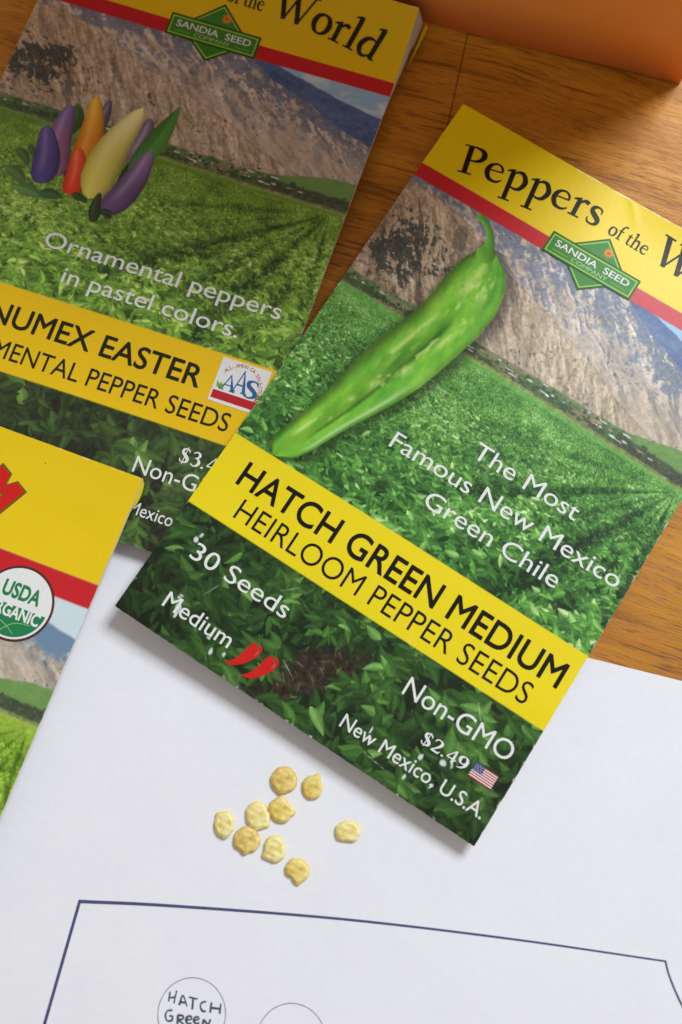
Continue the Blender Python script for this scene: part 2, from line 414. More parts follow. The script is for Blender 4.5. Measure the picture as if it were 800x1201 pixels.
# ---- sheet one: green chile packet
TONE1 = dict(dark=[22, 48, 22], lowmid=[58, 106, 46], mid=[100, 162, 68], light=[188, 222, 146], far=[104, 170, 74])
def big_pepper(p):
    lp = [(17.2, 22.6), (17.4, 23.4), (16.0, 25.9), (15.1, 30.1), (14.9, 34.4), (14.1, 38.7), (12.5, 43.9), (10.9, 49.1), (9.7, 55.3), (8.9, 60.6), (7.5, 65.9), (6.3, 69.6), (5.8, 71.4), (6.2, 73.0), (7.6, 74.1)]
    rp = [(20.4, 22.6), (21.9, 22.9), (24.3, 25.0), (25.8, 28.2), (26.4, 32.3), (25.8, 38.0), (24.2, 44.3), (22.4, 50.6), (20.1, 55.7), (16.9, 61.5), (14.6, 66.0), (13.2, 69.3), (11.8, 71.8), (10.2, 73.4), (7.6, 74.1)]
    U, V = p.U, p.V
    vv = p.v
    Lf = np.interp(vv, [q[1] for q in lp], [q[0] for q in lp]); Rt = np.interp(vv, [q[1] for q in rp], [q[0] for q in rp])
    k = np.ones(7) / 7
    wv = (vv > 22.3) & (vv < 74.1)
    for _ in range(3):
        Lf = np.convolve(np.pad(Lf, 3, 'edge'), k, 'valid'); Rt = np.convolve(np.pad(Rt, 3, 'edge'), k, 'valid')
    C = ((Lf + Rt) / 2)[:, None]; H = np.maximum((Rt - Lf) / 2, 1e-3)[:, None]
    s = (U - C) / H
    px = 1 / p.res
    inside = np.clip((H - np.abs(U - C)) / px + .5, 0, 1) * wv[:, None]
    # printed cast shadow beside it
    dd = np.abs(U - .8 - C) - H
    shd = (1 - sstep(-.5, 2.4, dd)) * ((vv > 21.5) & (vv < 75.2))[:, None] * .40
    p.img *= (1 - shd * (1 - inside))[..., None]
    t = (V - 22.3) / 51.8
    n = p.n(3.2, 9, 4); n2 = p.n(1.3, 3.0, 3); n3 = p.n(.4, .5, 2)
    col = np.array([122, 196, 56])[None, None] * np.ones_like(U)[..., None]
    mott = streak(V + 0 * U, U, 5.0, 2.2, p.r) - .5
    col = col + (mott * 84)[..., None] * np.array([1, .75, .3]) + ((n - .5) * 46)[..., None] * np.array([1, .7, .4])
    col = col * (1 - .46 * sstep(-.5, -1.02, s) - .22 * sstep(.72, 1.0, s) - .12 * np.exp(-((s + .15) / .3) ** 2) * sstep(.3, .5, t))[..., None]
    # crease down the middle
    cr = .12 + .34 * (t - .35) + .07 * (n2 - .5)
    crm = np.exp(-((s - cr) / .075) ** 2) * sstep(.22, .38, t) * (1 - sstep(.82, .95, t))
    col = col * (1 - .34 * crm)[..., None]
    shade = sstep(cr - .5, cr - .05, s) * (1 - sstep(cr - .05, cr + .03, s)) * sstep(.2, .36, t) * (1 - sstep(.8, .95, t))
    col = col * (1 - .15 * shade)[..., None]
    hl = np.array([208, 234, 140])
    def add(m, c=hl, a=.8):
        nonlocal col
        col = col * (1 - (m * a)[..., None]) + np.asarray(c)[None, None] * (m * a)[..., None]
    # shoulder highlights
    add(np.exp(-(((s + .05) / .38) ** 2 + ((t - .15) / .045) ** 2)) * sstep(.42, .6, n2), a=.9)
    add(np.exp(-(((s - .45) / .16) ** 2 + ((t - .13) / .05) ** 2)) * sstep(.4, .6, n2), a=.7)
    add(np.exp(-(((s + .15) / .1) ** 2 + ((t - .08) / .035) ** 2)) * .8)
    # long left streak, broken right patches
    add(np.exp(-((s + .42) / .085) ** 2) * sstep(.25, .34, t) * (1 - sstep(.5, .6, t)) * sstep(.3, .55, n2), a=.75)
    add(np.exp(-((s + .35) / .12) ** 2) * sstep(.78, .82, t) * (1 - sstep(.88, .93, t)) * sstep(.35, .55, n2), a=.8)
    for (a, b, w, h, q) in ((.42, .36, .1, .045, .9), (.30, .52, .16, .025, .85), (.05, .615, .14, .02, .9), (.24, .60, .1, .02, .7), (-.08, .70, .1, .012, .7), (.02, .80, .14, .012, .7), (.62, .30, .1, .06, .6), (-.1, .585, .05, .008, .9), (.08, .565, .05, .008, .9)):
        add(np.exp(-(((s - a) / w) ** 2 + ((t - b) / h) ** 2)) * sstep(.3, .55, n2), a=q)
    pat = sstep(.63, .70, streak(V * 1.0 - U * .25, U + V * .25, 3.4, .9, p.r)) * np.exp(-((s - .22) / .38) ** 2)
    add(pat * sstep(.02, .1, t) * (1 - sstep(.5, .62, t)), a=.62)
    pat2 = sstep(.64, .70, streak(V, U, 2.0, 1.0, p.r)) * np.exp(-((s - .05) / .5) ** 2)
    add(pat2 * sstep(.04, .1, t) * (1 - sstep(.24, .32, t)), a=.7)
    # bright rim on the lower right edge
    add(np.exp(-((s - .78) / .08) ** 2) * sstep(.5, .66, t) * (1 - sstep(.90, .96, t)), [210, 232, 190], .85)
    add(np.exp(-((s - .70) / .2) ** 2) * sstep(.4, .6, t) * (1 - sstep(.90, .98, t)), [130, 196, 90], .4)
    add(np.exp(-((s + .05) / .5) ** 2) * sstep(.86, .93, t) * (1 - sstep(.96, 1., t)), [134, 186, 64], .5)
    # folds at the neck
    col = col * (1 - .22 * np.exp(-(((s - .15) / .12) ** 2 + ((t - .02) / .05) ** 2)) - .15 * np.exp(-(((s - .62) / .08) ** 2 + ((t - .12) / .09) ** 2)))[..., None]
    col = col + ((n3 - .5) * 12)[..., None]
    over(p.img, np.clip(col / 255, 0, 1), inside)
    # stem
    st = np.array([(19.0, 23.2, 1.75), (18.95, 22.3, 1.15), (18.5, 20.9, .78), (17.7, 19.6, .66), (16.6, 18.5, .60), (15.5, 17.9, .60), (14.5, 17.5, .66)])
    tq = np.linspace(0, len(st) - 1, 60); q = np.stack([np.interp(tq, range(len(st)), st[:, c]) for c in range(3)], 1)
    best = np.full(U.shape, 9.0); lat = np.zeros(U.shape)
    i0, i1, j0, j1 = p.box(12, 15.5, 23, 25)
    u_, v_ = U[j0:j1, i0:i1], V[j0:j1, i0:i1]
    b = np.full(u_.shape, 9.0); lt = np.zeros(u_.shape)
    for a in range(60):
        d = np.hypot(u_ - q[a, 0], v_ - q[a, 1]) - q[a, 2]
        m = d < b; b = np.where(m, d, b); lt = np.where(m, ((u_ - q[a, 0]) - (v_ - q[a, 1])) / q[a, 2], lt)
    m = np.clip(-b / px + .5, 0, 1)
    c = np.array([96, 160, 54])[None, None] * (1 - .18 * lt)[..., None] / 255
    sub = p.img[j0:j1, i0:i1]; sub[:] = sub * (1 - m[..., None]) + np.clip(c, 0, 1) * m[..., None]

def capsule(p, a, b, ra, rb, col, belly=1.0, tip=None, hi=.35):
    """a small printed pepper from base a to tip b: round shoulders, fullest low down, narrowing to the tip"""
    ra = ra * belly * 1.12
    R = ra + .6
    i0, i1, j0, j1 = p.box(min(a[0], b[0]) - R, min(a[1], b[1]) - R, max(a[0], b[0]) + R, max(a[1], b[1]) + R)
    x = p.U[j0:j1, i0:i1] - a[0]; y = p.V[j0:j1, i0:i1] - a[1]
    dx, dy = b[0] - a[0], b[1] - a[1]; L = math.hypot(dx, dy); dx /= L; dy /= L
    al = x * dx + y * dy; q = -x * dy + y * dx
    q = q + .05 * L * np.sin(math.pi * np.clip(al / L, 0, 1)) * (1 if (a[0] * 7) % 2 > 1 else -1)
    t = (al + rb * .4) / (L + rb * .8); tc = np.clip(t, 0, 1)
    w = ra * np.interp(tc, [0, .03, .08, .18, .35, .55, .75, .88, .95, 1], [0, .46, .72, .95, 1, .90, .70, .52, .36, 0]); w = np.maximum(w, rb * .62 * np.sin(math.pi * tc) ** .5)
    d = np.where((t < 0) | (t > 1), 1.0, np.abs(q) - w)
    m = np.clip(-d * p.res + .5, 0, 1)
    s = np.clip(q / np.maximum(w, .1), -1, 1)
    c = np.array(col, dtype=float)[None, None] * np.ones_like(s)[..., None]
    if tip is not None: c = c * (1 - sstep(.35, 1, t))[..., None] + np.array(tip, dtype=float)[None, None] * sstep(.35, 1, t)[..., None]
    c = c * (1 - .30 * np.abs(s) ** 2.6 - .10 * s)[..., None]
    g = np.exp(-((s + .25) / .25) ** 2) * sstep(.1, .4, t) * (1 - sstep(.8, 1, t)) * hi
    c = c * (1 - g[..., None]) + np.array([240, 240, 235]) * g[..., None]
    sub = p.img[j0:j1, i0:i1]; sub[:] = sub * (1 - m[..., None]) + np.clip(c / 255, 0, 1) * m[..., None]

def small_peppers(p):
    # dark printed shadow and leaves behind the bunch
    for (cu, cv, L, a, c) in ((11.5, 49.0, 4.5, .7, (74, 108, 58)), (11.5, 52.6, 5.5, .4, (82, 120, 62)), (15, 55.0, 6, .1, (92, 130, 70)), (19, 54.4, 5, -.1, (64, 96, 54)), (31, 46, 7, 1.9, (36, 62, 34)), (12.4, 47.5, 3, .9, (70, 98, 58)), (17.5, 40, 8, 1.6, (58, 100, 48)), (27, 44, 9, 1.8, (44, 74, 40)), (21, 50, 6, 1.2, (40, 54, 40))):
        p.leaf(cu, cv, L, L * .42, a, np.array(c) / 255.0, .3)
    capsule(p, (30.0, 44), (30.8, 34.8), 1.6, 1.0, (130, 106, 142), 1.1)
    capsule(p, (21.5, 42), (22.3, 33.6), 1.2, .8, (108, 94, 132), 1.0)
    p.leaf(33.4, 38.4, 16.5, 4.2, math.atan2(-15.0, 4.0), np.array([74, 136, 58]) / 255.0, -.12)
    capsule(p, (22.0, 48.5), (19.7, 34.0), 2.25, 1.2, (232, 140, 20), 1.0, (250, 198, 56), .25)
    capsule(p, (18.2, 50.5), (15.7, 37.0), 2.25, 1.5, (158, 104, 138), 1.0, (132, 110, 176), .22)
    capsule(p, (16.4, 52.6), (13.2, 42.4), 2.3, 1.4, (88, 72, 142), 1.0, (106, 96, 168), .2)
    capsule(p, (29.8, 54.4), (33.2, 41.2), 2.3, 1.7, (108, 84, 128), 1.0, (148, 126, 168), .25)
    capsule(p, (22.4, 52.6), (20.6, 45.2), 1.95, 2.6, (232, 66, 28), 1.0, (252, 104, 42), .25)
    capsule(p, (25.9, 51.8), (28.4, 34.3), 3.05, 3.4, (228, 218, 100), 1.0, (250, 244, 172), .3)
    p.leaf(24.2, 53.4, 3.6, 1.5, .25, np.array([54, 74, 44]) / 255.0, .2)
    p.leaf(29.6, 54.6, 3.4, 1.3, -.3, np.array([50, 66, 42]) / 255.0, .2)
    capsule(p, (28.2, 56.6), (27.4, 51.9), .95, 1.3, (52, 66, 38), 1.0, None, .1)
    p.blob(30.4, 55.2, 1.1, .6, [60, 56, 60], .5)

def make_sheet1():
    p = Print(70, 110, 7.5, 3)
    n1, n2, n3, n4, n5 = landscape(p, TONE1)
    leaves(p, TONE1, 42.6, 76, 0, 1.1, lambda v: .40 + 1.7 * max(0, (v - 43) / 31.0), bias=.10, clump=.5)
    plants(p, TONE1, 48.5, 78, lambda v: 1.3 + 5.6 * ((v - 48) / 28.0) ** 1.15, bias=.06)
    # foreground: dark soil, then large dark leaves
    fg = sstep(75.4, 76.2, p.V)
    over(p.img, (np.array([30, 44, 24])[None, None] + ((n3 - .5) * 26)[..., None] + ((n5 - .5) * 34)[..., None]) / 255, fg)
    du = 41 - .62 * (p.V - 89)
    soil = np.exp(-((p.U - du) / 6.2) ** 2) * sstep(90, 95, p.V)
    over(p.img, (np.array([56, 45, 34])[None, None] + ((n3 - .5) * 50)[..., None] + ((n5 - .5) * 50)[..., None]) / 255, soil * .95)
    def dirt(u, v, r):
        return v > 91.5 and abs(u - (41 - .62 * (v - 89))) < 4.6 * min(1, (v - 90) / 6) + r.uniform(-1.6, .8)
    T = dict(dark=[22, 36, 18], lowmid=[40, 70, 30], mid=[66, 108, 44], light=[118, 164, 84])
    leaves(p, T, 77.5, 112, 0, .8, lambda v: 4.0, dirt, bias=-.22, clump=.8)
    plants(p, T, 80, 113, lambda v: 9.5, 0, dirt, bias=-.13, gap=.62, glow=.5)
    # darker ink in the lower corners of the printed photograph
    vg = .34 * np.exp(-((p.U - 4) / 14) ** 2) * sstep(90, 104, p.V) + .25 * np.exp(-((p.U - 70) / 12) ** 2) * sstep(94, 106, p.V)
    p.img *= (1 - vg)[..., None]
    for k in range(34):
        v = 96 + 13 * p.r.random(); u = 41 - .62 * (v - 89) + p.r.normal(0, 2.4)
        p.leaf(u, v, p.r.uniform(.8, 2.2), .22, p.r.uniform(0, 3.1), np.array([118, 98, 74]) / 255 * p.r.uniform(.6, 1.1))
    p.img *= (.93 + .14 * p.n(.35, .35, 2))[..., None]
    big_pepper(p)
    hband(p, 74.35, 88.7, [236, 214, 22])
    hband(p, -1, 14.15, [236, 208, 8]); hband(p, 14.15, 16.95, [200, 36, 46])
    # rubbed white spots on the ink
    for (u, v, a, b) in ((4.9, 93.5, .55, .75), (5.3, 92.4, .35, .45), (9.0, 104.6, .75, .85), (8.2, 102.8, .5, .35), (9.3, 105.6, .35, .7), (46.6, 103.8, .22, .9), (47.1, 105.0, .3, .5), (55.6, 102.7, .5, .8), (59.0, 101.8, .75, .6), (60.2, 101.4, .4, .6), (55.0, 107.0, .32, .6), (59.4, 105.6, .5, .35), (17.6, 107.6, .35, .8), (19.6, 106.6, .3, .4), (16.2, 105.8, .35, .3), (44.0, 88.0, .05, 1.0)):
        for k in range(3):
            p.blob(u + p.r.normal(0, .14), v + p.r.normal(0, .16), a * p.r.uniform(.5, .9), b * p.r.uniform(.5, .9), [216, 222, 220], .45, .85)
    for k in range(24):
        p.blob(p.r.uniform(0, 70), p.r.uniform(76, 110), p.r.uniform(.04, .1), p.r.uniform(.04, .1), [190, 200, 190], .5, p.r.uniform(.2, .8))
    for (u, v, l, a) in ((23, 91.8, 3.4, 2.4), (30, 103, 4, .5), (50, 107.6, 5, .1), (12, 99, 3, 2.0), (60, 92, 4, .9), (34, 82, 3, 1.2), (8, 79, 2, .4)):
        p.leaf(u, v, l, .10, a, np.array([196, 204, 190]) / 255.)
    for k in range(60):  # worn top edge, its right part whitened further to paint in grazing light
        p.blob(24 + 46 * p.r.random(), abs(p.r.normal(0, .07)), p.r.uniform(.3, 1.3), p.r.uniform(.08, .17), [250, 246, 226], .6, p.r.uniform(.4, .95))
    for k in range(40):
        p.blob(p.r.choice([69.95, .05], p=[.8, .2]), p.r.uniform(2, 108), p.r.uniform(.06, .15), p.r.uniform(.2, 1.2), [226, 226, 214], .6, p.r.uniform(.3, .9))
    wear(p, ['b', 'r', 'l', 't'], 48, 5)
    return p

TONE2 = dict(dark=[38, 58, 24], lowmid=[88, 124, 44], mid=[130, 174, 62], light=[190, 220, 116], far=[100, 146, 48])
def make_sheet2():
    p = Print(70.0, 110, 6.4, 21, u0=1.2)
    n1, n2, n3, n4, n5 = landscape(p, TONE2)
    leaves(p, TONE2, 42.6, 75, 0, 1.1, lambda v: .42 + 1.7 * max(0, (v - 43) / 31.0), bias=.05, clump=.5)
    plants(p, TONE2, 48.5, 77, lambda v: 1.4 + 5.6 * ((v - 48) / 28.0) ** 1.15, bias=.08)
    fg = sstep(75.0, 76, p.V)
    over(p.img, (np.array([44, 42, 32])[None, None] + ((n3 - .5) * 24)[..., None] + ((n5 - .5) * 40)[..., None]) / 255, fg)
    T = dict(dark=[36, 42, 28], lowmid=[52, 70, 36], mid=[72, 100, 46], light=[112, 146, 70])
    leaves(p, T, 77, 112, 0, .5, lambda v: 4.6, bias=-.2)
    plants(p, T, 82, 112, lambda v: 9.0, bias=-.12, gap=.4, glow=.4)
    small_peppers(p)
    hband(p, 73.1, 88.6, [238, 196, 14])
    hband(p, -1, 14.15, [232, 196, 8]); hband(p, 14.15, 16.95, [196, 30, 40])
    wear(p, ['r', 't'], 40, 8)
    return p

TONE3 = dict(dark=[56, 88, 26], lowmid=[100, 138, 36], mid=[142, 178, 52], light=[188, 210, 96], far=[156, 188, 70])
def make_sheet3():
    p = Print(70, 110, 5.2, 33)
    landscape(p, TONE3, off=2.2)
    leaves(p, TONE3, 45.0, 88, 2.2, .8, lambda v: .6 + 2.2 * max(0, (v - 43) / 31.0), bias=.1)
    # pale sky under the red band
    rr_ = 23.4 + .12 * (p.U - 45) + 1.2 * (p.n(6, 6)[5][None] - .5)
    over(p.img, [205, 222, 226], (1 - sstep(rr_ + 2.0, rr_ + 3.2, p.V)) * (p.V > 20))
    over(p.img, [112, 138, 166], sstep(rr_ + 2.0, rr_ + 2.6, p.V) * (1 - sstep(rr_ + 5.0, rr_ + 7.5, p.V + 4 * (p.n(2, 2) - .5))) * sstep(56, 62, p.U))
    hband(p, -1, 19.4, [232, 198, 14]); hband(p, 19.4, 23.6, [200, 34, 40])
    wear(p, ['r', 't'], 30, 9)
    p.blob(53.3, 3.2, .16, .12, [60, 40, 10], .4)
    return p

# ------------------------------------------------------------------ lettering
def font_mesh(txt, weight=0.0, shear=0.0, spacing=1.0):
    c = bpy.data.curves.new('lettering', 'FONT'); c.body = txt; c.offset = weight; c.resolution_u = 5
    c.shear = shear; c.space_character = spacing
    o = bpy.data.objects.new('lettering', c); COL.objects.link(o)
    dg = bpy.context.evaluated_depsgraph_get()
    ev = o.evaluated_get(dg); me = ev.to_mesh()
    V = np.zeros(len(me.vertices) * 3); me.vertices.foreach_get('co', V); V = V.reshape(-1, 3)[:, :2]
    F = [tuple(f.vertices) for f in me.polygons]
    ev.to_mesh_clear(); bpy.data.objects.remove(o); bpy.data.curves.remove(c)
    return V, F
CAPH = None
def cap_height():
    global CAPH
    if CAPH is None:
        V, F = font_mesh('H'); CAPH = V[:, 1].max() - V[:, 1].min()
    return CAPH

def catmull(pts, n=8):
    P = np.array(pts, dtype=float)
    if len(P) == 2:
        return np.array([P[0] + (P[1] - P[0]) * t for t in np.linspace(0, 1, 5)])
    A = np.vstack([2 * P[0] - P[1], P, 2 * P[-1] - P[-2]])
    out = []
    for i in range(1, len(A) - 2):
        for t in np.linspace(0, 1, n, endpoint=False):
            p0, p1, p2, p3 = A[i - 1], A[i], A[i + 1], A[i + 2]
            out.append(.5 * ((2 * p1) + (-p0 + p2) * t + (2 * p0 - 5 * p1 + 4 * p2 - p3) * t * t + (-p0 + 3 * p1 - 3 * p2 + p3) * t ** 3))
    out.append(A[-2])
    return np.array(out)

PEN = 1.0
def strip(pts, n=8):
    """a pen stroke: points (x, y, halfwidth) -> verts, faces"""
    q = catmull(pts, n)
    d = np.gradient(q[:, :2], axis=0); l = np.hypot(d[:, 0], d[:, 1]) + 1e-9
    nx, ny = -d[:, 1] / l, d[:, 0] / l
    w = np.maximum(q[:, 2], .004) * PEN
    A = np.stack([q[:, 0] + nx * w, q[:, 1] + ny * w], 1); B = np.stack([q[:, 0] - nx * w, q[:, 1] - ny * w], 1)
    V = np.vstack([A, B]); k = len(q)
    return V, [(i, k + i, k + i + 1, i + 1) for i in range(k - 1)]

S = .033
def serif(x0, x1, y): return [(x0, y, S), ((x0 + x1) / 2, y, S), (x1, y, S)]
GLYPH = {
 'P': (1.22, [[(.36, .02, .105), (.36, 1.5, .105)], serif(.06, .70, S), serif(.05, .40, 1.5 - S), [(.30, 1.465, .035), (.62, 1.46, .045), (.92, 1.36, .09), (1.03, 1.12, .115), (.92, .86, .085), (.66, .74, .045), (.44, .74, .03)]]),
 'e': (.98, [[(.13, .575, .03), (.50, .60, .032), (.84, .62, .034)], [(.82, .60, .04), (.77, .82, .05), (.56, .965, .04), (.32, .90, .06), (.17, .70, .095), (.15, .42, .105), (.30, .14, .085), (.54, .055, .06), (.74, .09, .045), (.90, .23, .025)]]),
 'p': (1.16, [[(.31, -.62, .098), (.31, .92, .098)], serif(.04, .60, -.62), [(.02, .84, .02), (.18, .90, .05), (.38, 1.0, .03)], [(.36, .80, .03), (.56, .94, .06), (.80, .90, .085), (.985, .52, .108), (.84, .14, .085), (.60, .045, .05), (.36, .10, .03)]]),
 'r': (.80, [[(.30, .02, .098), (.30, .92, .098)], serif(.04, .60, S), [(.02, .84, .02), (.18, .90, .05), (.37, 1.0, .03)], [(.36, .74, .03), (.50, .92, .06), (.64, .94, .085), (.76, .88, .075)]]),
 's': (.82, [[(.66, .70, .022), (.64, .88, .04), (.46, .965, .042), (.25, .88, .08), (.23, .68, .095), (.42, .52, .11), (.63, .36, .105), (.64, .15, .08), (.46, .04, .045), (.22, .09, .04), (.14, .30, .022)]]),
 'o': (1.06, [[(.53, .97, .042), (.27, .84, .085), (.155, .50, .112), (.27, .16, .085), (.53, .03, .042), (.79, .16, .085), (.905, .50, .112), (.79, .84, .085), (.53, .97, .042)]]),
 'f': (.66, [[(.82, 1.50, .065), (.70, 1.60, .06), (.50, 1.55, .06), (.35, 1.30, .09), (.31, .95, .098), (.31, .02, .098)], serif(.05, .64, S), [(.05, .94, .034), (.66, .94, .034)]]),
 't': (.68, [[(.36, 1.26, .02), (.31, .95, .085), (.30, .55, .098), (.31, .22, .098), (.42, .06, .065), (.56, .06, .035), (.68, .16, .018)], [(.05, .94, .034), (.64, .94, .034)]]),
 'h': (1.18, [[(.28, .02, .098), (.28, 1.56, .098)], serif(.03, .54, S), [(.0, 1.50, .018), (.16, 1.56, .045), (.36, 1.64, .03)], [(.36, .76, .03), (.54, .93, .06), (.76, .90, .09), (.88, .66, .098), (.89, .02, .098)], serif(.64, 1.14, S)]),
 'W': (2.02, [[(.24, 1.46, .105), (.70, .02, .095)], [(.70, .02, .038), (1.10, 1.30, .038)], [(.96, 1.46, .105), (1.42, .02, .095)], [(1.42, .02, .038), (1.86, 1.46, .038)], serif(0, .52, 1.5 - S), serif(.74, 1.20, 1.5 - S), serif(1.64, 2.06, 1.5 - S)]),
 'l': (.58, [[(.29, .02, .098), (.29, 1.58, .098)], serif(.03, .56, S), [(.0, 1.50, .018), (.16, 1.56, .045), (.37, 1.64, .03)]]),
 'd': (1.16, [[(.86, .06, .098), (.86, 1.58, .098)], [(.58, 1.50, .018), (.74, 1.56, .045), (.94, 1.64, .03)], [(.84, .06, .05), (1.02, .07, .035), (1.10, .09, .02)], [(.82, .86, .03), (.62, .955, .05), (.34, .86, .085), (.165, .48, .108), (.30, .12, .085), (.54, .05, .06), (.80, .22, .03)]]),
 '$': (1.0, [[(.80, 1.12, .03), (.74, 1.34, .05), (.50, 1.42, .05), (.26, 1.28, .09), (.28, .98, .11), (.52, .76, .13), (.76, .50, .12), (.74, .20, .09), (.48, .06, .05), (.22, .14, .05), (.14, .38, .03)], [(.56, 1.60, .035), (.44, -.12, .035)]]),
 '2': (.95, [[(.14, 1.10, .05), (.26, 1.36, .055), (.50, 1.42, .06), (.74, 1.24, .10), (.72, .94, .11), (.48, .52, .07), (.14, .10, .045)], [(.12, .09, .09), (.80, .09, .09)], [(.74, .10, .05), (.86, .32, .03)]]),
 '4': (1.0, [[(.68, 1.46, .06), (.68, .02, .11)], [(.66, 1.44, .045), (.10, .46, .045)], [(.08, .44, .06), (.94, .44, .06)]]),
 '9': (.98, [[(.48, 1.42, .05), (.22, 1.26, .10), (.15, .98, .115), (.26, .68, .085), (.48, .60, .05), (.70, .72, .08), (.80, 1.0, .115), (.70, 1.28, .10), (.48, 1.42, .05)], [(.82, 1.0, .10), (.76, .56, .10), (.52, .18, .07), (.16, .02, .03)]]),
 '3': (.95, [[(.16, 1.20, .04), (.30, 1.38, .05), (.54, 1.40, .07), (.70, 1.16, .10), (.58, .90, .07), (.34, .80, .03)], [(.40, .81, .03), (.66, .74, .08), (.78, .44, .115), (.64, .14, .085), (.38, .04, .05), (.14, .18, .05)]]),
 '.': (.45, [[(.20, .02, .02), (.20, .09, .10), (.20, .17, .10), (.20, .23, .02)]]),
 'A': (1.35, [[(.62, 1.52, .02), (1.10, .02, .12)], [(.64, 1.44, .04), (.20, .02, .04)], [(.34, .50, .04), (.92, .50, .04)], serif(.02, .40, S), serif(.86, 1.34, S)]),
 'S': (1.0, [[(.82, 1.14, .03), (.76, 1.36, .05), (.52, 1.46, .05), (.24, 1.30, .10), (.28, .98, .12), (.54, .76, .13), (.80, .48, .12), (.74, .16, .09), (.48, .03, .05), (.20, .12, .05), (.12, .40, .03)]]),
 ' ': (.5, []),
}
def serif_mesh(txt, track=0.0):
    global PEN
    PEN = 1.14
    Vs, Fs, x, lv, n = [], [], 0.0, [], 0
    for ch in txt:
        adv, strokes = GLYPH[ch]
        for k, s in enumerate(strokes):
            V, F = strip(s); V = V + np.array([x, 0]); 
            Vs.append(V); Fs += [tuple(i + n for i in f) for f in F]; lv += [k] * len(V); n += len(V)
        x += adv + track
    PEN = 1.0
    return np.vstack(Vs), Fs, np.array(lv)

class Packet:
    def __init__(s, M, zf):
        s.zf = zf; s.M = M
    def place(s, name, V, F, mat, parent, lift=.06, lev=None):
        """flat print: V in (u, v) mm"""
        if lev is None:
            bm = bmesh.new(); vs = [bm.verts.new((a, b, 0)) for a, b in V]
            for f in F:
                try: bm.faces.new([vs[i] for i in f])
                except ValueError: pass
            bmesh.ops.triangulate(bm, faces=bm.faces)
            for _ in range(5):
                es = [e for e in bm.edges if e.calc_length() > 1.3]
                if not es: break
                bmesh.ops.subdivide_edges(bm, edges=es, cuts=1)
                bmesh.ops.triangulate(bm, faces=[f for f in bm.faces if len(f.verts) > 3])
            bm.verts.index_update()
            V = np.array([(v.co.x, v.co.y) for v in bm.verts]); F = [tuple(v.index for v in f.verts) for f in bm.faces]; bm.free()
        z = np.array([s.zf(a, b) for a, b in V]) + lift
        if lev is not None: z = z + lev * .004
        return mesh_obj(name, [(a, -b, c) for (a, b), c in zip(V, z)], F, mat, parent)

def fit(V, u0, vbase, width=None, cap=None, unit_cap=1.0, rot=0.0):
    """font space (x right, y up) -> (u, v); cap height and total width in mm; rot in degrees, clockwise"""
    k = cap / unit_cap; x = (V[:, 0] - V[:, 0].min()) * k; y = V[:, 1] * k
    if width: x = x * (width / (x.max() + 1e-9))
    a = math.radians(rot); ca, sa = math.cos(a), math.sin(a)
    return np.stack([u0 + x * ca + y * sa, vbase + x * sa - y * ca], 1)

def letters(pk, name, parent, txt, u0, v, width, cap, mat, weight=0.0, rot=0.0, lift=.06, spacing=1.0):
    V, F = font_mesh(txt, min(weight, 0), 0, spacing)
    if weight <= 0:
        return pk.place(name, fit(V, u0, v, width, cap, cap_height(), rot), F, mat, parent, lift)
    w = weight; Vs, Fs, lv = [], [], []                     # a bolder face: the outline struck eight times round its middle
    offs = [(w * math.cos(k * math.pi / 4), w * math.sin(k * math.pi / 4)) for k in range(8)]
    for k, (a, b) in enumerate(offs):
        Vs.append(V + np.array([a, b])); Fs += [tuple(i + k * len(V) for i in f) for f in F]; lv += [k * .4] * len(V)
    return pk.place(name, fit(np.vstack(Vs), u0, v, width, cap, cap_height(), rot), Fs, mat, parent, lift, np.array(lv))
def arched(pk, name, parent, txt, u0, width, cap, mat, arc, lift=.06):
    """title letters standing on a shallow arch v = arc(u)"""
    V, F, L = serif_mesh(txt)
    k = cap / 1.5; x = V[:, 0] - V[:, 0].min(); x = u0 + x * width / x.max(); y = V[:, 1] * k
    sl = (arc(x + .05) - arc(x - .05)) / .1; n = np.sqrt(1 + sl ** 2)
    return pk.place(name, np.stack([x + y * sl / n, arc(x) - y / n], 1), F, mat, parent, lift, L)
def serifs(pk, name, parent, txt, u0, v, width, cap, mat, rot=0.0, lift=.06, unit=1.5):
    V, F, L = serif_mesh(txt)
    return pk.place(name, fit(V, u0, v, width, cap, unit, rot), F, mat, parent, lift, L)

def poly(pts): return np.array(pts, dtype=float), [tuple(range(len(pts)))]
def merge(parts):
    V, F, n = [], [], 0
    for v, f in parts:
        V.append(np.asarray(v, dtype=float)); F += [tuple(i + n for i in q) for q in f]; n += len(v)
    return np.vstack(V), F
def ring(cu, cv, r, w, n=64):
    a = np.linspace(0, 2 * math.pi, n, endpoint=False)
    V = np.vstack([np.stack([cu + (r) * np.cos(a), cv + (r) * np.sin(a)], 1), np.stack([cu + (r - w) * np.cos(a), cv + (r - w) * np.sin(a)], 1)])
    return V, [(i, (i + 1) % n, n + (i + 1) % n, n + i) for i in range(n)]
def disc(cu, cv, r, n=48):
    a = np.linspace(0, 2 * math.pi, n, endpoint=False)
    return poly(np.stack([cu + r * np.cos(a), cv + r * np.sin(a)], 1))

